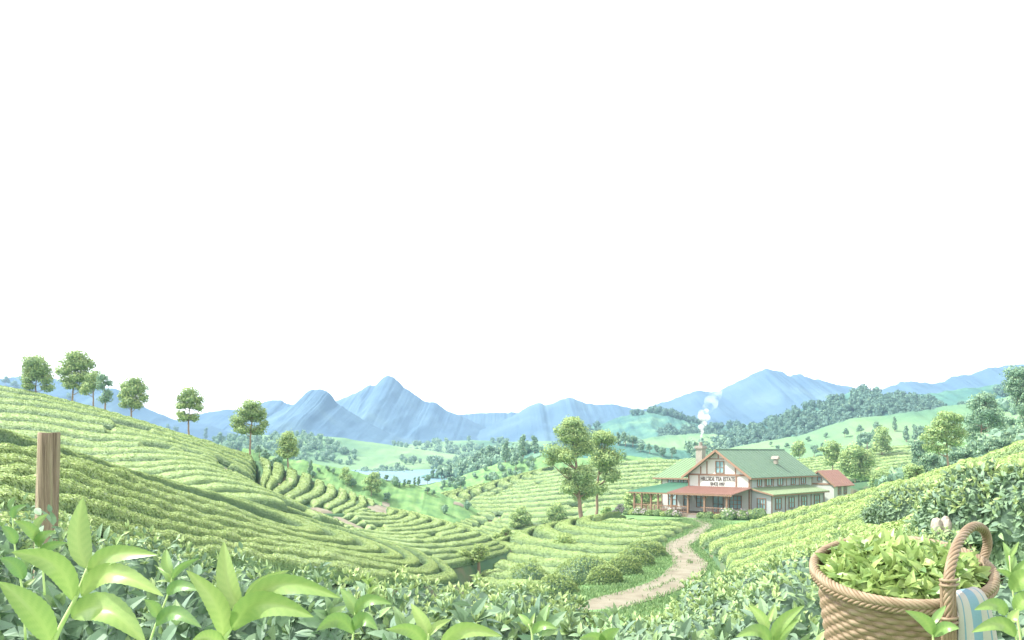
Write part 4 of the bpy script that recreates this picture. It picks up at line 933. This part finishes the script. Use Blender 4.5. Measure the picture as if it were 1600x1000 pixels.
# smoke from the chimney
def vol_mat(name, col, dens, nz=None):
    m = bpy.data.materials.new(name); m.use_nodes = True; nt = m.node_tree
    nt.nodes.remove(nt.nodes['Principled BSDF']); v = nt.nodes.new('ShaderNodeVolumePrincipled')
    v.inputs['Color'].default_value = (*col, 1); v.inputs['Density'].default_value = dens
    if nz:                                                            # ragged, drifting
        tc = nt.nodes.new('ShaderNodeTexCoord'); n = nt.nodes.new('ShaderNodeTexNoise'); n.inputs['Scale'].default_value = nz; n.inputs['Detail'].default_value = 5
        mr = nt.nodes.new('ShaderNodeMapRange'); mr.inputs['From Min'].default_value = .40; mr.inputs['From Max'].default_value = .66; mr.inputs['To Min'].default_value = 0; mr.inputs['To Max'].default_value = dens
        nt.links.new(tc.outputs['Object'], n.inputs['Vector']); nt.links.new(n.outputs['Fac'], mr.inputs['Value']); nt.links.new(mr.outputs[0], v.inputs['Density'])
    nt.links.new(v.outputs[0], nt.nodes['Material Output'].inputs['Volume'])
    return m
sd = np.hypot(*(A0 + ax * -1 + bx * 5.05)); pc = A0 + ax * -1 + bx * 5.05; dd = pc[1]
mb = MB()
def puff(u, v, ru, rv, seed):
    V, Fc = ICO3; k = 1 + .55 * (fbm(V[:, 0] * 1.8 + seed, V[:, 1] * 1.8 + V[:, 2] * 2.2, seed, 4) - .5)
    c_ = W(u, v, dd); mb.add(c_ + V * k[:, None] * [ru / F * dd, ru / F * dd, rv / F * dd], Fc)
ch_u = 800 + pc[0] / pc[1] * F
for u, v, ru, rv in ((ch_u, 690, 1.5, 5), (ch_u + 1, 682, 2.4, 5), (ch_u + 2, 674, 4, 4.5), (ch_u + 1, 667, 6, 5.5), (ch_u + 6, 661, 5.5, 5), (ch_u + 3, 650, 9, 8.5), (ch_u + 10, 652, 7, 6), (ch_u + 1, 645, 6, 6), (ch_u + 8, 644, 6, 6)): puff(u, v, ru * .85, rv * .9, int(v))
o = mb.build('smoke', vol_mat('smoke_volume', (1, 1, 1), 2.3, 1.1), smooth=True); tag(o, kind='stuff')
mb = MB()
for u, v, ru, rv in ((ch_u + 11, 638, 9, 9), (ch_u + 17, 627, 11, 13), (ch_u + 23, 613, 11, 13)): puff(u, v, ru, rv, int(v))
o = mb.build('thin_smoke', vol_mat('thin_smoke_volume', (1, 1, 1), .3, .6), smooth=True); tag(o, kind='stuff')

# ------------------------------------------------------------------ foreground: post, bushes, shoots, basket
PD = 6.0
pp = W(77, 700, PD); zt = (HZ - 676) / F * PD; zb = float(gz(pp[0], PD)) - .3
n = 40; zz = np.linspace(zb, zt, 60); th = np.linspace(0, 2 * np.pi, n, endpoint=False)
R = .071 * (1 + .05 * (fbm(np.cos(th) * 1.5 + 3, np.sin(th) * 1.5, 5)[:, None] - .5) * 2 + .10 * (fbm(np.cos(th)[:, None] * 5 + 9, np.sin(th)[:, None] * 5 + zz[None] * .7, 8) - .5)) * np.interp(zz, [zb, zt], [1.1, .97])[None]
R[:, -1] *= .96
top = zt + .003 * np.sin(th * 2 + 1)
P = np.stack([np.cos(th)[:, None] * R + (zz[None] - zt) * .028, np.sin(th)[:, None] * R, np.broadcast_to(zz, R.shape).copy()], -1)
P[:, -1, 2] = top; P[:, -2, 2] = top - .01
cap = np.concatenate([P[:, -1:], P[:, -1:] * .5 + P[:, -1].mean(0) * .5, np.broadcast_to(P[:, -1].mean(0) - [0, 0, .006], (n, 1, 3))], 1)
mb = MB(); mb.grid(P - [0, 0, zb], closed=True); mb.grid(cap - [0, 0, zb], closed=True)
o = mb.build('wooden_post', M['post'], smooth=True); o.location = (pp[0], PD, zb)
tag(o, 'weathered round wooden post rising from the tea bushes at the left', 'post')

def tea_bush(u, v, d, rx, label, size=.065, n=900, tone0=.28, flush=90, flush_tone=.85, ry=None, rz=None, m='bush', group='tea bushes in the foreground', stems=False, lum=.16, seed=0):
    top = W(u, v, d); g = min(float(gz(top[0], top[1])), top[2] - .45); rz = rz or (top[2] - g); ry = ry or rx * .9
    cen = np.array([top[0], top[1], top[2] - rz])
    mb = MB(); V, Fc = ICO3
    def rr(N): return 1 + lum * 2 * (fbm(N[:, 0] * 2.6 + u * .1, N[:, 1] * 2.6 + N[:, 2] * 2.6 + v * .1, seed, 3) - .5)
    B = V * [rx * .9, ry * .9, rz * .93] * rr(V)[:, None]; B[:, 2] = np.maximum(B[:, 2], (g - cen[2]) + .03 if not stems else -rz * .35)
    mb.add(B, Fc, .0)
    N0 = unit(rng.normal(0, 1, (int(n * 2.2), 3))); N0 = N0[(N0[:, 2] > -.25) & (N0[:, 1] < .55)][:n]
    P = N0 * [rx, ry, rz] * rr(N0)[:, None] * rng.uniform(.9, 1.03, (len(N0), 1))
    Nn = unit(N0 / [rx, ry, rz] * rx)
    D = Nn * .5 + rng.normal(0, .6, N0.shape) + [0, 0, .25]
    U = Nn + [0, 0, .5] + rng.normal(0, .3, N0.shape)
    scatter_leaves(mb, P, D, U, size, np.clip(rng.normal(tone0, .14, len(P)), 0, 1), 4)
    o = mb.build('tea_bush', M[m], smooth=False); o.location = tuple(cen)
    if flush:
        fb = MB(); k = flush
        N1 = unit(rng.normal(0, 1, (k * 4, 3)) * [1, 1, .7] + [0, 0, .75]); N1 = N1[(N1[:, 2] > .25) & (N1[:, 1] < .6)][:k]
        Q = N1 * [rx, ry, rz] * rr(N1)[:, None] * 1.01
        for j in range(3):
            D = N1 * .5 + rng.normal(0, .55, N1.shape) + [0, 0, .7]
            scatter_leaves(fb, Q, D, rng.normal(0, .7, N1.shape) + [0, -.4, .5], size * .85, np.clip(rng.normal(flush_tone, .12, len(Q)), 0, 1), 4)
        fb.build('young_leaves', M[m], o)
    if stems:
        sb = MB()
        for j in range(7):
            x = rng.uniform(-.6, .6) * rx; y = rng.uniform(-.6, .2) * ry
            sb.tube(np.array([(x * .6, y, g - cen[2] - .1), (x * .8, y, -rz * .5), (x, y, -.1)]), [.03, .022, .015], 6, .4)
        sb.build('stem', M['bark'], o)
    return tag(o, label, 'tea bush', group)

rows_fg = [
  ('back', 7.0, [(-25, 800, .5), (45, 806, .45), (130, 822, .45), (215, 838, .45), (300, 856, .45), (385, 874, .45), (470, 892, .45), (560, 906, .48), (650, 911, .48), (735, 914, .45), (815, 920, .42), (880, 940, .36)], .062, 900, .30, 120, .72),
  ('middle', 4.2, [(-20, 842, .38), (75, 856, .36), (175, 878, .36), (280, 898, .36), (385, 916, .36), (490, 930, .36), (595, 938, .34), (700, 945, .34), (795, 950, .32), (872, 968, .28)], .068, 800, .24, 50, .55),
  ('front', 2.5, [(-15, 912, .26), (80, 925, .26), (190, 930, .26), (300, 945, .26), (410, 962, .26), (520, 968, .26), (630, 975, .25), (740, 980, .25), (850, 988, .22)], .075, 500, .16, 14, .5)]
for nm, d, lst, size, n, t0, fl_, ft in rows_fg:
    for k, (u, v, rx) in enumerate(lst):
        if nm == 'back': t0, fl_, ft = (.30, 120, .72) if u < 520 else (.44, 220, .88)
        if nm == 'middle': t0, fl_, ft = (.24, 50, .55) if u < 560 else (.34, 70, .65)
        tea_bush(u, v, d + random.uniform(-.3, .3), rx * d / 6.2 if nm != 'back' else rx, '%s tea bush from the left edge in the %s row of the dark foreground' % (ORD[k], nm), size, n, t0, fl_, ft, seed=k * 3 + int(d))
rb = [
  (985, 975, 5.2, .42, 'low tea bush just below the end of the track', .06, 800, .44, 90, .75),
  (1055, 962, 5.6, .45, 'tea bush right of the end of the track', .06, 900, .46, 110, .8),
  (1120, 905, 9.0, .62, 'leafy tea bush crowding the right verge of the track', .07, 1300, .45, 170, .85),
  (1195, 880, 8.5, .62, 'bright tea bush second along the row left of the basket', .065, 1400, .5, 200, .9),
  (1265, 856, 8.2, .6, 'bright tea bush just left of the basket rim', .06, 1400, .55, 220, .95),
  (1335, 838, 8.0, .55, 'yellow green tea bush behind the left of the basket', .055, 1300, .6, 240, 1.0),
  (1405, 829, 8.0, .52, 'yellow green tea bush behind the middle of the basket', .055, 1300, .6, 240, 1.0),
  (1470, 832, 8.0, .5, 'yellow green tea bush behind the basket handle', .055, 1200, .55, 160, .95),
  (1150, 925, 5.8, .42, 'tea bush between the track verge and the bright row', .062, 1000, .40, 110, .75),
  (1225, 905, 5.0, .42, 'tea bush against the left side of the basket', .06, 1000, .42, 120, .8),
  (1110, 985, 3.6, .34, 'dark low tea bush at the bottom below the track verge', .07, 600, .25, 30, .55),
  (1200, 975, 3.2, .32, 'dark tea bush at the bottom left of the basket', .07, 600, .25, 30, .55),
  (1020, 990, 3.4, .32, 'dark low tea bush at the bottom below the track end', .07, 600, .24, 20, .5),
  (935, 984, 3.6, .3, 'small dark tea bush at the bottom left of the track end', .07, 500, .24, 20, .5),
  (1590, 905, 4.6, .36, 'dark tea bush behind the striped cloth at the right edge', .065, 800, .22, 30, .5),
  (1560, 960, 3.3, .26, 'dark low tea bush under the striped cloth', .07, 500, .2, 16, .5)]
for k, (u, v, d, rx, lab, s, n, t0, fl_, ft) in enumerate(rb): tea_bush(u, v, d, rx, lab, s, n, t0, fl_, ft, seed=40 + k)
for k, (u, v, d, rx, lab) in enumerate([
        (825, 876, 64, 1.9, 'long clipped tea bush at the left of those lining the knoll foot above the track'),
        (868, 899, 58, 1.5, 'lowest rounded tea bush at the knoll foot above the track'),
        (915, 869, 63, 2.1, 'largest rounded tea bush at the knoll foot above the track'),
        (975, 868, 66, 1.2, 'rounded tea bush right beside the largest one at the knoll foot'),
        (992, 857, 71, 1.4, 'tea bush above and right of the largest one at the knoll foot'),
        (1008, 845, 77, 1.7, 'rightmost rounded tea bush where the track bends at the knoll foot'),
        (945, 884, 61, 1.1, 'small tea bush in front of the largest one at the knoll foot')]):
    tea_bush(u, v, d, rx * 1.1, lab, .14, 2200, .42, 500, .8, ry=rx * .7, m='hedge', group='rounded tea bushes at the foot of the knoll', seed=90 + k, lum=.12)
# the two tall bushes on the bank
tea_bush(1425, 760, 15, .58, 'tall pale tipped tea bush on the bank behind the basket', .07, 1700, .25, 260, .9, rz=.45, stems=True, seed=71)
tea_bush(1395, 772, 15.6, .5, 'shorter pale tipped tea bush left of the tall one on the bank', .07, 1300, .3, 200, .9, rz=.38, stems=True, seed=72)
tea_bush(1545, 735, 9.5, .62, 'largest tea bush on the bank, with bare stems above the handle', .085, 1800, .25, 220, .9, rz=.55, stems=True, seed=73)
tea_bush(1485, 765, 10.3, .42, 'tea bush joined to the left of the largest one on the bank', .08, 1200, .3, 150, .9, rz=.4, stems=True, seed=74)
tea_bush(1610, 728, 9.0, .45, 'tea bush on the bank cut by the right edge', .085, 1100, .28, 120, .9, rz=.55, stems=True, seed=75)

for k, (u, v, d, s, lab) in enumerate([(1463, 822, 9.2, .09, 'pointed pale stone behind the basket, left of two'), (1478, 822, 9.2, .10, 'rounder pale stone behind the basket, right of two')]):
    V, Fc = ICO2; b = W(u, v, d); mb = MB(); k_ = 1 + .4 * (fbm(V[:, 0] * 2 + k * 5, V[:, 1] * 2 + V[:, 2], k) - .5)
    mb.add(V * k_[:, None] * [s * .6, s * .6, s], Fc); o = mb.build('stone', M['stone']); o.location = tuple(b); tag(o, lab, 'stone', 'stones behind the basket')

# --- shoots: each leaf a traced blade from base to tip with an arch
def blade(mb, p0, p1, arch, wid, fold=.35, tone=.6, nl=44, nw=13, roll=0.):
    """p0, p1 world; arch = sag vector of the middle; wid = full width"""
    p0, p1, arch = map(np.asarray, (p0, p1, arch))
    t = np.linspace(0, 1, nl + 1)[:, None]
    C = p0 * (1 - t) + p1 * t + arch * 4 * t * (1 - t) * (1 + .35 * (.5 - t) * 2)
    T = unit(np.gradient(C, axis=0)); view = unit(-C)
    S = unit(np.cross(T, view)); N = unit(np.cross(S, T)); S, N = S * math.cos(roll) + N * math.sin(roll), N * math.cos(roll) - S * math.sin(roll)
    tt = t[:, 0]; w = wid * .5 * np.sin(np.pi * np.clip(tt, 0, 1) ** .8) ** .75 * (1.12 - .25 * tt); w[0] = wid * .04; w[-1] = wid * .01
    s = np.linspace(-1, 1, nw)
    rip = 1 + (.035 * np.sin(tt * 90)[:, None] + .05 * (vnoise(tt * 9, 0 * tt + wid * 900, 4)[:, None] - .5)) * np.abs(s)[None] ** 3
    P = C[:, None] + S[:, None] * (w[:, None] * s[None] * rip)[..., None] + N[:, None] * ((w * fold)[:, None] * (np.abs(s)[None] ** 1.3 - .3))[..., None]
    sm_ = (s[:-1] + s[1:]) / 2; mb.grid(P, np.broadcast_to(tone + .12 - .3 * np.abs(sm_)[None] ** .7 + .05 * np.cos(tt[:-1, None] * 60 - 7 * np.abs(sm_)[None]) * (np.abs(sm_)[None] > .1), (nl, nw - 1)))
def shoot(label, d, stem, leaves, sw=5, tone=.6, group='tea shoots in the foreground', m='shoot'):
    base = W(stem[0][0], stem[0][1], d)
    root = empty('tea_shoot', tuple(base))
    P = np.array([W(u, v, d) for u, v in stem]) - base
    sb = MB(); sb.tube(crom(P, 14), np.linspace(1, .6, 14) * sw * .5 / F * d, 8, .5); sb.build('stem', M['stem'], root, smooth=True)
    for (bu, bv, tu, tv, w, ar, dz) in leaves:
        p0 = W(bu, bv, d) - base; p1 = W(tu, tv, d + dz) - base
        ln = np.linalg.norm(p1 - p0); ch = np.array([tu - bu, tv - bv], float); L_ = np.linalg.norm(ch)
        nv = np.array([ch[1], -ch[0]]) / L_                            # image normal, arch measured in pixels along it
        a = np.array([nv[0] * ar / F * d, -abs(dz) * .15 - .03 * ln, -nv[1] * ar / F * d])
        lb = MB()
        # blade works in world space for the view vector
        blade(lb, p0 + base, p1 + base, a, .93 * w / F * d, tone=tone + random.uniform(-.15, .15), roll=random.uniform(-.3, .3))
        lb.V = [v - base for v in lb.V]
        lb.build('leaf', M[m], root, smooth=True)
    return tag(root, label, 'tea shoot', group)
shoot('largest pale tea shoot at the lower left, in front of the post', 1.25, [(75, 1030), (92, 985), (118, 935), (138, 885)], [
    (138, 888, 130, 777, 37, 8, .02), (141, 900, 246, 867, 30, 20, -.05), (128, 932, 256, 932, 34, 36, -.06), (114, 938, 18, 863, 38, -30, -.05), (80, 1004, -2, 909, 46, -16, -.05), (112, 965, 228, 1006, 48, 34, -.06)], 9, .68)
shoot('second large tea shoot, just left of the middle of the bottom edge', 1.3, [(335, 1035), (350, 1000), (370, 965), (382, 940)], [
    (378, 955, 350, 846, 34, 8, .02), (348, 995, 291, 891, 34, -18, -.03), (385, 955, 531, 934, 34, 34, -.06), (365, 985, 490, 964, 44, 34, -.06), (384, 945, 452, 891, 16, 12, .03), (350, 1010, 300, 1002, 26, -12, -.05)], 8, .7)
SG = [
 ('slim tea shoot between the two largest ones', 1.7, [(228, 1030), (240, 985), (262, 930), (271, 893)], [(271, 895, 260, 858, 18, 4, .02), (270, 905, 312, 872, 12, 6, -.03), (262, 930, 314, 923, 20, 12, -.04), (245, 978, 315, 981, 24, 22, -.05), (248, 965, 226, 937, 20, -6, -.03), (268, 912, 246, 886, 14, -6, .02)], 4, .35),
 ('tea shoot at the extreme lower left behind the largest one', 1.9, [(40, 1000), (36, 930), (24, 860), (19, 795)], [(19, 797, 24, 776, 9, 3, .02), (21, 810, 42, 789, 12, 6, -.02), (24, 850, 2, 822, 18, -6, -.03), (36, 905, 0, 872, 24, -10, -.04), (38, 900, 60, 862, 16, 8, .03)], 4, .3),
 ('tea shoot rising against the foot of the post', 1.9, [(70, 930), (66, 880), (60, 850)], [(61, 850, 23, 814, 20, -10, -.04), (58, 830, 75, 803, 12, 5, .02), (62, 855, 88, 830, 16, 8, -.03), (65, 870, 106, 848, 16, 8, -.03)], 4, .4),
 ('tea shoot right of the second largest one', 1.75, [(548, 1030), (552, 990), (555, 955)], [(554, 962, 531, 919, 20, -6, .02), (553, 985, 590, 984, 24, 18, -.04), (556, 960, 612, 944, 20, 16, -.03), (552, 990, 495, 985, 26, -20, -.05)], 4, .4),
 ('pale two leaved tea shoot at the bottom, left of the track', 1.5, [(668, 1030), (669, 1000), (670, 990)], [(669, 996, 642, 943, 22, -4, .02), (671, 994, 706, 967, 13, 6, .02), (664, 1010, 604, 984, 24, -16, -.05), (690, 1012, 784, 994, 26, 22, -.05)], 5, .72),
 ('thin tea shoot standing above the dark bushes near the middle', 2.6, [(578, 955), (577, 930), (575, 905)], [(575, 908, 575, 893, 5, 1, .01), (576, 912, 588, 902, 6, 3, -.02), (576, 914, 564, 905, 7, -3, -.02), (577, 930, 592, 916, 9, 4, -.02)], 2.5, .65),
 ('tea shoot at the bottom beside the left bank of the track', 1.8, [(832, 1020), (831, 990), (826, 975)], [(827, 980, 809, 959, 12, -3, .02), (833, 990, 870, 982, 16, 10, -.03), (829, 985, 836, 957, 8, 2, .02)], 4, .5),
 ('pair of tea leaves spread along the bottom edge left of the track end', 1.7, [(945, 1030), (945, 1008)], [(945, 1010, 968, 982, 22, 8, -.03), (944, 1010, 905, 998, 20, -10, -.03)], 4, .35),
 ('tea shoot at the bottom, left of the basket', 1.8, [(1205, 1040), (1203, 1005), (1196, 985)], [(1196, 988, 1170, 945, 18, -6, .02), (1208, 1005, 1257, 946, 20, 12, -.03), (1197, 985, 1210, 948, 10, 3, .03), (1203, 1005, 1150, 995, 22, -16, -.04), (1213, 1010, 1248, 968, 20, 8, -.02)], 5, .55),
 ('tea shoot crossing in front of the basket weave', 1.75, [(1458, 1040), (1458, 1000), (1455, 975)], [(1456, 992, 1414, 954, 20, -8, -.03), (1457, 978, 1478, 946, 13, 4, .02), (1459, 995, 1499, 982, 20, 10, -.04)], 4, .5),
 ('leafy tea shoot climbing the right edge beside the cloth', 2.0, [(1598, 1030), (1592, 980), (1582, 920), (1577, 868)], [(1580, 895, 1567, 847, 16, -3, .02), (1577, 872, 1592, 846, 8, 2, .02), (1582, 915, 1612, 870, 18, 6, -.02), (1583, 925, 1622, 900, 30, 12, -.04), (1587, 955, 1625, 930, 26, 10, -.03), (1580, 905, 1556, 890, 10, -4, -.02)], 4, .5),
 ('curved tea sprig lying across the foot of the cloth', 1.7, [(1600, 1040), (1590, 1005), (1580, 975)], [(1570, 962, 1522, 953, 22, -14, -.04), (1585, 995, 1518, 988, 24, -18, -.04), (1580, 975, 1592, 952, 16, 4, .01)], 4, .6)]
for s in SG: shoot(*s)

# --- basket
bc = W(1408, 889, 2.55); RB = 129 / F * 2.55
root = empty('wicker_basket', tuple(bc)); tilt = math.radians(15); rollb = math.radians(-4.5)
Rm = Matrix.Rotation(rollb, 4, 'Y') @ Matrix.Rotation(tilt, 4, 'X'); root.rotation_euler = Rm.to_euler()
tag(root, 'round wicker harvest basket with a twisted loop handle, heaped with leaves', 'basket')
HB = .37
def ringpts(r, z, n): a = np.linspace(0, 2 * np.pi, n, endpoint=False); return np.stack([np.cos(a) * r, np.sin(a) * r, np.full(n, z)], 1)
nt_, per, nrow = 432, 7, 22
th = np.linspace(0, 2 * np.pi, nt_, endpoint=False); nz_ = nrow * per + 1
zf = np.linspace(0, 1, nz_); rowi = np.minimum((zf * nrow).astype(int), nrow - 1); ph = zf * nrow - rowi
r0 = RB * (1.0 - .17 * zf - .05 * zf ** 2) - .012
rowp = np.sqrt(np.clip(1 - (2 * ph - 1) ** 2, 0, 1))
wv = np.cos(th[:, None] * 27 + np.pi * rowi[None]); wig = (fbm(th[:, None] * 6, rowi[None] * 3.3, 4) - .5)
rad = r0[None] + .0055 * rowp[None] * (.75 + .6 * wv) + .004 * wig
zz = -.02 - HB * zf[None] + .004 * wig + 0 * rad
P = np.stack([np.cos(th)[:, None] * rad, np.sin(th)[:, None] * rad, zz], -1)
tone = np.clip(.45 + .35 * (vnoise(rowi[None] * 3.7 + 0 * th[:, None], th[:, None] * 4.3, 9) - .5) + .25 * (rowp[None] - .6) + .1 * wv, 0, 1)
mb = MB(); mb.grid(P, tone[:, :-1], closed=True)
Pi = np.stack([np.cos(th)[:, None] * (rad * 0 + r0[None] - .014), np.sin(th)[:, None] * (rad * 0 + r0[None] - .014), zz + .0], -1)[:, ::4]
mb.grid(Pi[:, ::-1], .3, closed=True)
bt = ringpts(r0[-1], -.02 - HB, 48); mb.add(np.concatenate([bt, [[0, 0, -.02 - HB]]]), [(i, (i + 1) % 48, 48) for i in range(48)], .3)
mb.build('woven_body', M['wicker'], root, smooth=True)
def rope(mb, C, closed, strands, off, rs, turns, k=7):
    n = len(C); T = np.gradient(C, axis=0) if not closed else (np.roll(C, -1, 0) - np.roll(C, 1, 0)); T = unit(T)
    refv = np.array([0, 0, 1.]) if closed else None
    S = []
    s = np.cross(T[0], [0, 0, 1.] if abs(T[0][2]) < .9 else [0, 1., 0]); s /= np.linalg.norm(s)
    for i in range(n):
        if closed: s = np.cross(T[i], refv)
        s = s - T[i] * (s @ T[i]); s /= np.linalg.norm(s); S.append(s)
    S = np.array(S); N = np.cross(T, S); t = np.linspace(0, 1, n, endpoint=not closed)
    for q in range(strands):
        a = 2 * np.pi * (turns * t + q / strands)
        Cc = C + off * (np.cos(a)[:, None] * S + np.sin(a)[:, None] * N)
        if closed: Cc = np.concatenate([Cc, Cc[:2]])
        mb.tube(Cc, rs, k, float(rng.uniform(.4, .75)), cap=not closed)
mb = MB()
a = np.linspace(0, 2 * np.pi, 400, endpoint=False)
rimC = np.stack([np.cos(a) * RB, np.sin(a) * RB, 0 * a], 1)
rope(mb, rimC, True, 6, .0092, .0052, 17); rope(mb, rimC * [1.0, 1.0, 1] + [0, 0, -.0165], True, 5, .0085, .0050, -19)
mb.build('braided_rim', M['wicker'], root, smooth=True)
# handle: arch on the right of the rim
Ri = Rm.to_3x3().inverted()
def loc(u, v, d): return np.array(Ri @ Vector(W(u, v, d) - bc))
Hc = crom(np.array([loc(1483, 985, 2.295), loc(1482, 930, 2.29), loc(1484, 893, 2.305), loc(1494, 856, 2.39), loc(1508, 832, 2.52), loc(1524, 822, 2.60), loc(1538, 830, 2.67), loc(1543, 850, 2.70), loc(1537, 874, 2.70), loc(1531, 905, 2.68)]), 120)
mb = MB(); rope(mb, Hc, False, 6, .0090, .0050, 7); mb.build('handle', M['wicker'], root, smooth=True)
mb = MB()
for k in range(5):
    x = .0 + (k - 2) * .008
    P0 = [loc(1481 + (k - 2) * 4.6, 905, 2.30), loc(1482 + (k - 2) * 4.6, 960, 2.295), loc(1484 + (k - 2) * 4.4, 1060, 2.31)]
    mb.tube(crom(np.array(P0), 10), .0056, 7, .35 + .12 * (k % 2))
for v in (905, 913, 965, 972):
    C = np.array([loc(1469, v + 1, 2.315), loc(1474, v + 2, 2.28), loc(1483, v + 3, 2.27), loc(1492, v + 2, 2.28), loc(1497, v, 2.315)]); mb.tube(crom(C, 12), .0042, 6, .6)
mb.build('handle_stake', M['wicker'], root, smooth=True)
# picked leaves heaped in the basket
mb = MB(); V, Fc = ICO3; B = V * [RB * .90, RB * .90, .07]; B[:, 2] = np.maximum(B[:, 2], -.03); B[:, 2] += -.05
mb.add(B, Fc, .1)
n = 1500; rr_ = np.sqrt(rng.uniform(0, 1, n)) * RB * .84; aa = rng.uniform(0, 2 * np.pi, n)
hgt = .075 * np.sqrt(np.clip(1 - (rr_ / RB / .92) ** 2, 0, 1)) - .05 + .03 * (fbm(np.cos(aa) * rr_ * 14 + 5, np.sin(aa) * rr_ * 14, 3) - .4)
P = np.stack([np.cos(aa) * rr_, np.sin(aa) * rr_, hgt + rng.uniform(-.005, .012, n)], 1)
D = rng.normal(0, .8, (n, 3)); D[:, 2] = np.abs(D[:, 2]) * .7 + .1; D[:, :2] += P[:, :2] * .5
U = rng.normal(0, .45, (n, 3)) + [0, -.25, 1]
scatter_leaves(mb, P, D, U, .046, np.clip(rng.normal(.62, .2, n), 0, 1), 5, droop=.55, wid=.5)
n2 = 70; rr_ = np.sqrt(rng.uniform(0, .8, n2)) * RB * .85; aa = rng.uniform(0, 2 * np.pi, n2)
P = np.stack([np.cos(aa) * rr_, np.sin(aa) * rr_, np.full(n2, .005)], 1); D = rng.normal(0, .3, (n2, 3)); D[:, 2] = 1
scatter_leaves(mb, P, D, rng.normal(0, 1, (n2, 3)) + [0, -.5, 0], .05, np.clip(rng.normal(.7, .15, n2), 0, 1), 5, droop=.3, wid=.4)
o = mb.build('picked_leaves', M['shoot']); o.location = tuple(bc); o.rotation_euler = root.rotation_euler
tag(o, 'heap of freshly picked green tea leaves filling the wicker basket', 'tea leaves'); o['kind'] = 'stuff'
# striped cloth over the rim
prof_c = [(-.045, -.075, 0), (-.034, -.01, 0), (-.012, .026, 0), (.016, .022, .02), (.030, -.02, .06), (.036, -.12, .14), (.045, -.25, .22), (.055, -.38, .28)]
cols = []
for q in np.linspace(0, 1, 31):
    pts_c = []
    for dr_, z_, sp_ in prof_c:
        an = math.radians(-84 + 19 * q + sp_ * (16 + 52 * q))
        rr2 = RB * (1 if z_ > -.05 else 1 + .15 * z_) + dr_ + .006 * math.sin(q * 9 + z_ * 6) * min(1, abs(z_) * 10) + .05 * sp_ * q
        pts_c.append(np.array(Rm @ Vector((math.cos(an) * rr2, math.sin(an) * rr2, z_)).to_3d()) + bc)
    cols.append(crom(np.array(pts_c), 40))
Pc = np.stack(cols, 1)
fm = (np.arange(30) + .5) / 30; stripe = np.where((fm > .38) & (fm < .66), .9, np.where((fm > .14) & (fm < .17), .62, np.where((fm > .84) & (fm < .88), .62, .1)))
tn = np.broadcast_to(stripe[None], (39, 30)).copy(); tn[30:32] = np.maximum(tn[30:32], .7); tn[34:35] = np.maximum(tn[34:35], .7)
mb = MB(); mb.grid(Pc, tn); o = mb.build('striped_cloth', M['cloth'], smooth=True)
sm = o.modifiers.new('thickness', 'SOLIDIFY'); sm.thickness = .004
tag(o, 'white cotton cloth with blue stripes draped over the basket rim', 'cloth')

# ------------------------------------------------------------------ air
mb = MB(); mb.box(-1500, 1500, -45, 1830, -30, 141)
hz_m = vol_mat('haze_air', (.26, .375, .53), .0004)
o = mb.build('haze', hz_m); tag(o, kind='stuff')

# ------------------------------------------------------------------ light, sky, camera
sdir = Vector((-.78, .02, .98)).normalized()
el = math.asin(sdir.z); rot = math.atan2(sdir.x, sdir.y)
w = bpy.data.worlds.new('World'); scene.world = w; w.use_nodes = True
nt = w.node_tree; bg = nt.nodes['Background']; sky = nt.nodes.new('ShaderNodeTexSky'); sky.sky_type = 'NISHITA'; sky.sun_disc = False
sky.sun_elevation = el; sky.sun_rotation = rot; sky.dust_density = 1.0; sky.air_density = 1.0
hs = nt.nodes.new('ShaderNodeHueSaturation'); hs.inputs['Saturation'].default_value = .05; hs.inputs['Value'].default_value = 1.0   # a bright white sky
nt.links.new(sky.outputs[0], hs.inputs['Color']); nt.links.new(hs.outputs[0], bg.inputs[0]); bg.inputs[1].default_value = .15
sl = bpy.data.lights.new('sun', 'SUN'); sl.energy = 2.2; sl.angle = math.radians(.8); sl.color = (1, .96, .88)
so = bpy.data.objects.new('sun', sl); COL.objects.link(so); so.rotation_euler = sdir.to_track_quat('Z', 'Y').to_euler(); so.location = (-40, -10, 60)
cam = bpy.data.cameras.new('camera'); co = bpy.data.objects.new('camera', cam); COL.objects.link(co)
cam.sensor_width = 36; cam.lens = 36 * F / 1600; cam.shift_y = (HZ - 500) / 1600; cam.clip_start = .05; cam.clip_end = 6000
co.location = (0, 0, 0); co.rotation_euler = (math.pi / 2, 0, 0); scene.camera = co
vs = scene.view_settings; scene.display_settings.display_device = 'sRGB'; vs.view_transform = 'Standard'; vs.look = 'None'; vs.gamma = 1; vs.exposure = 1.95
scene.cycles.volume_bounces = 1; scene.cycles.max_bounces = 8; scene.cycles.use_denoising = True
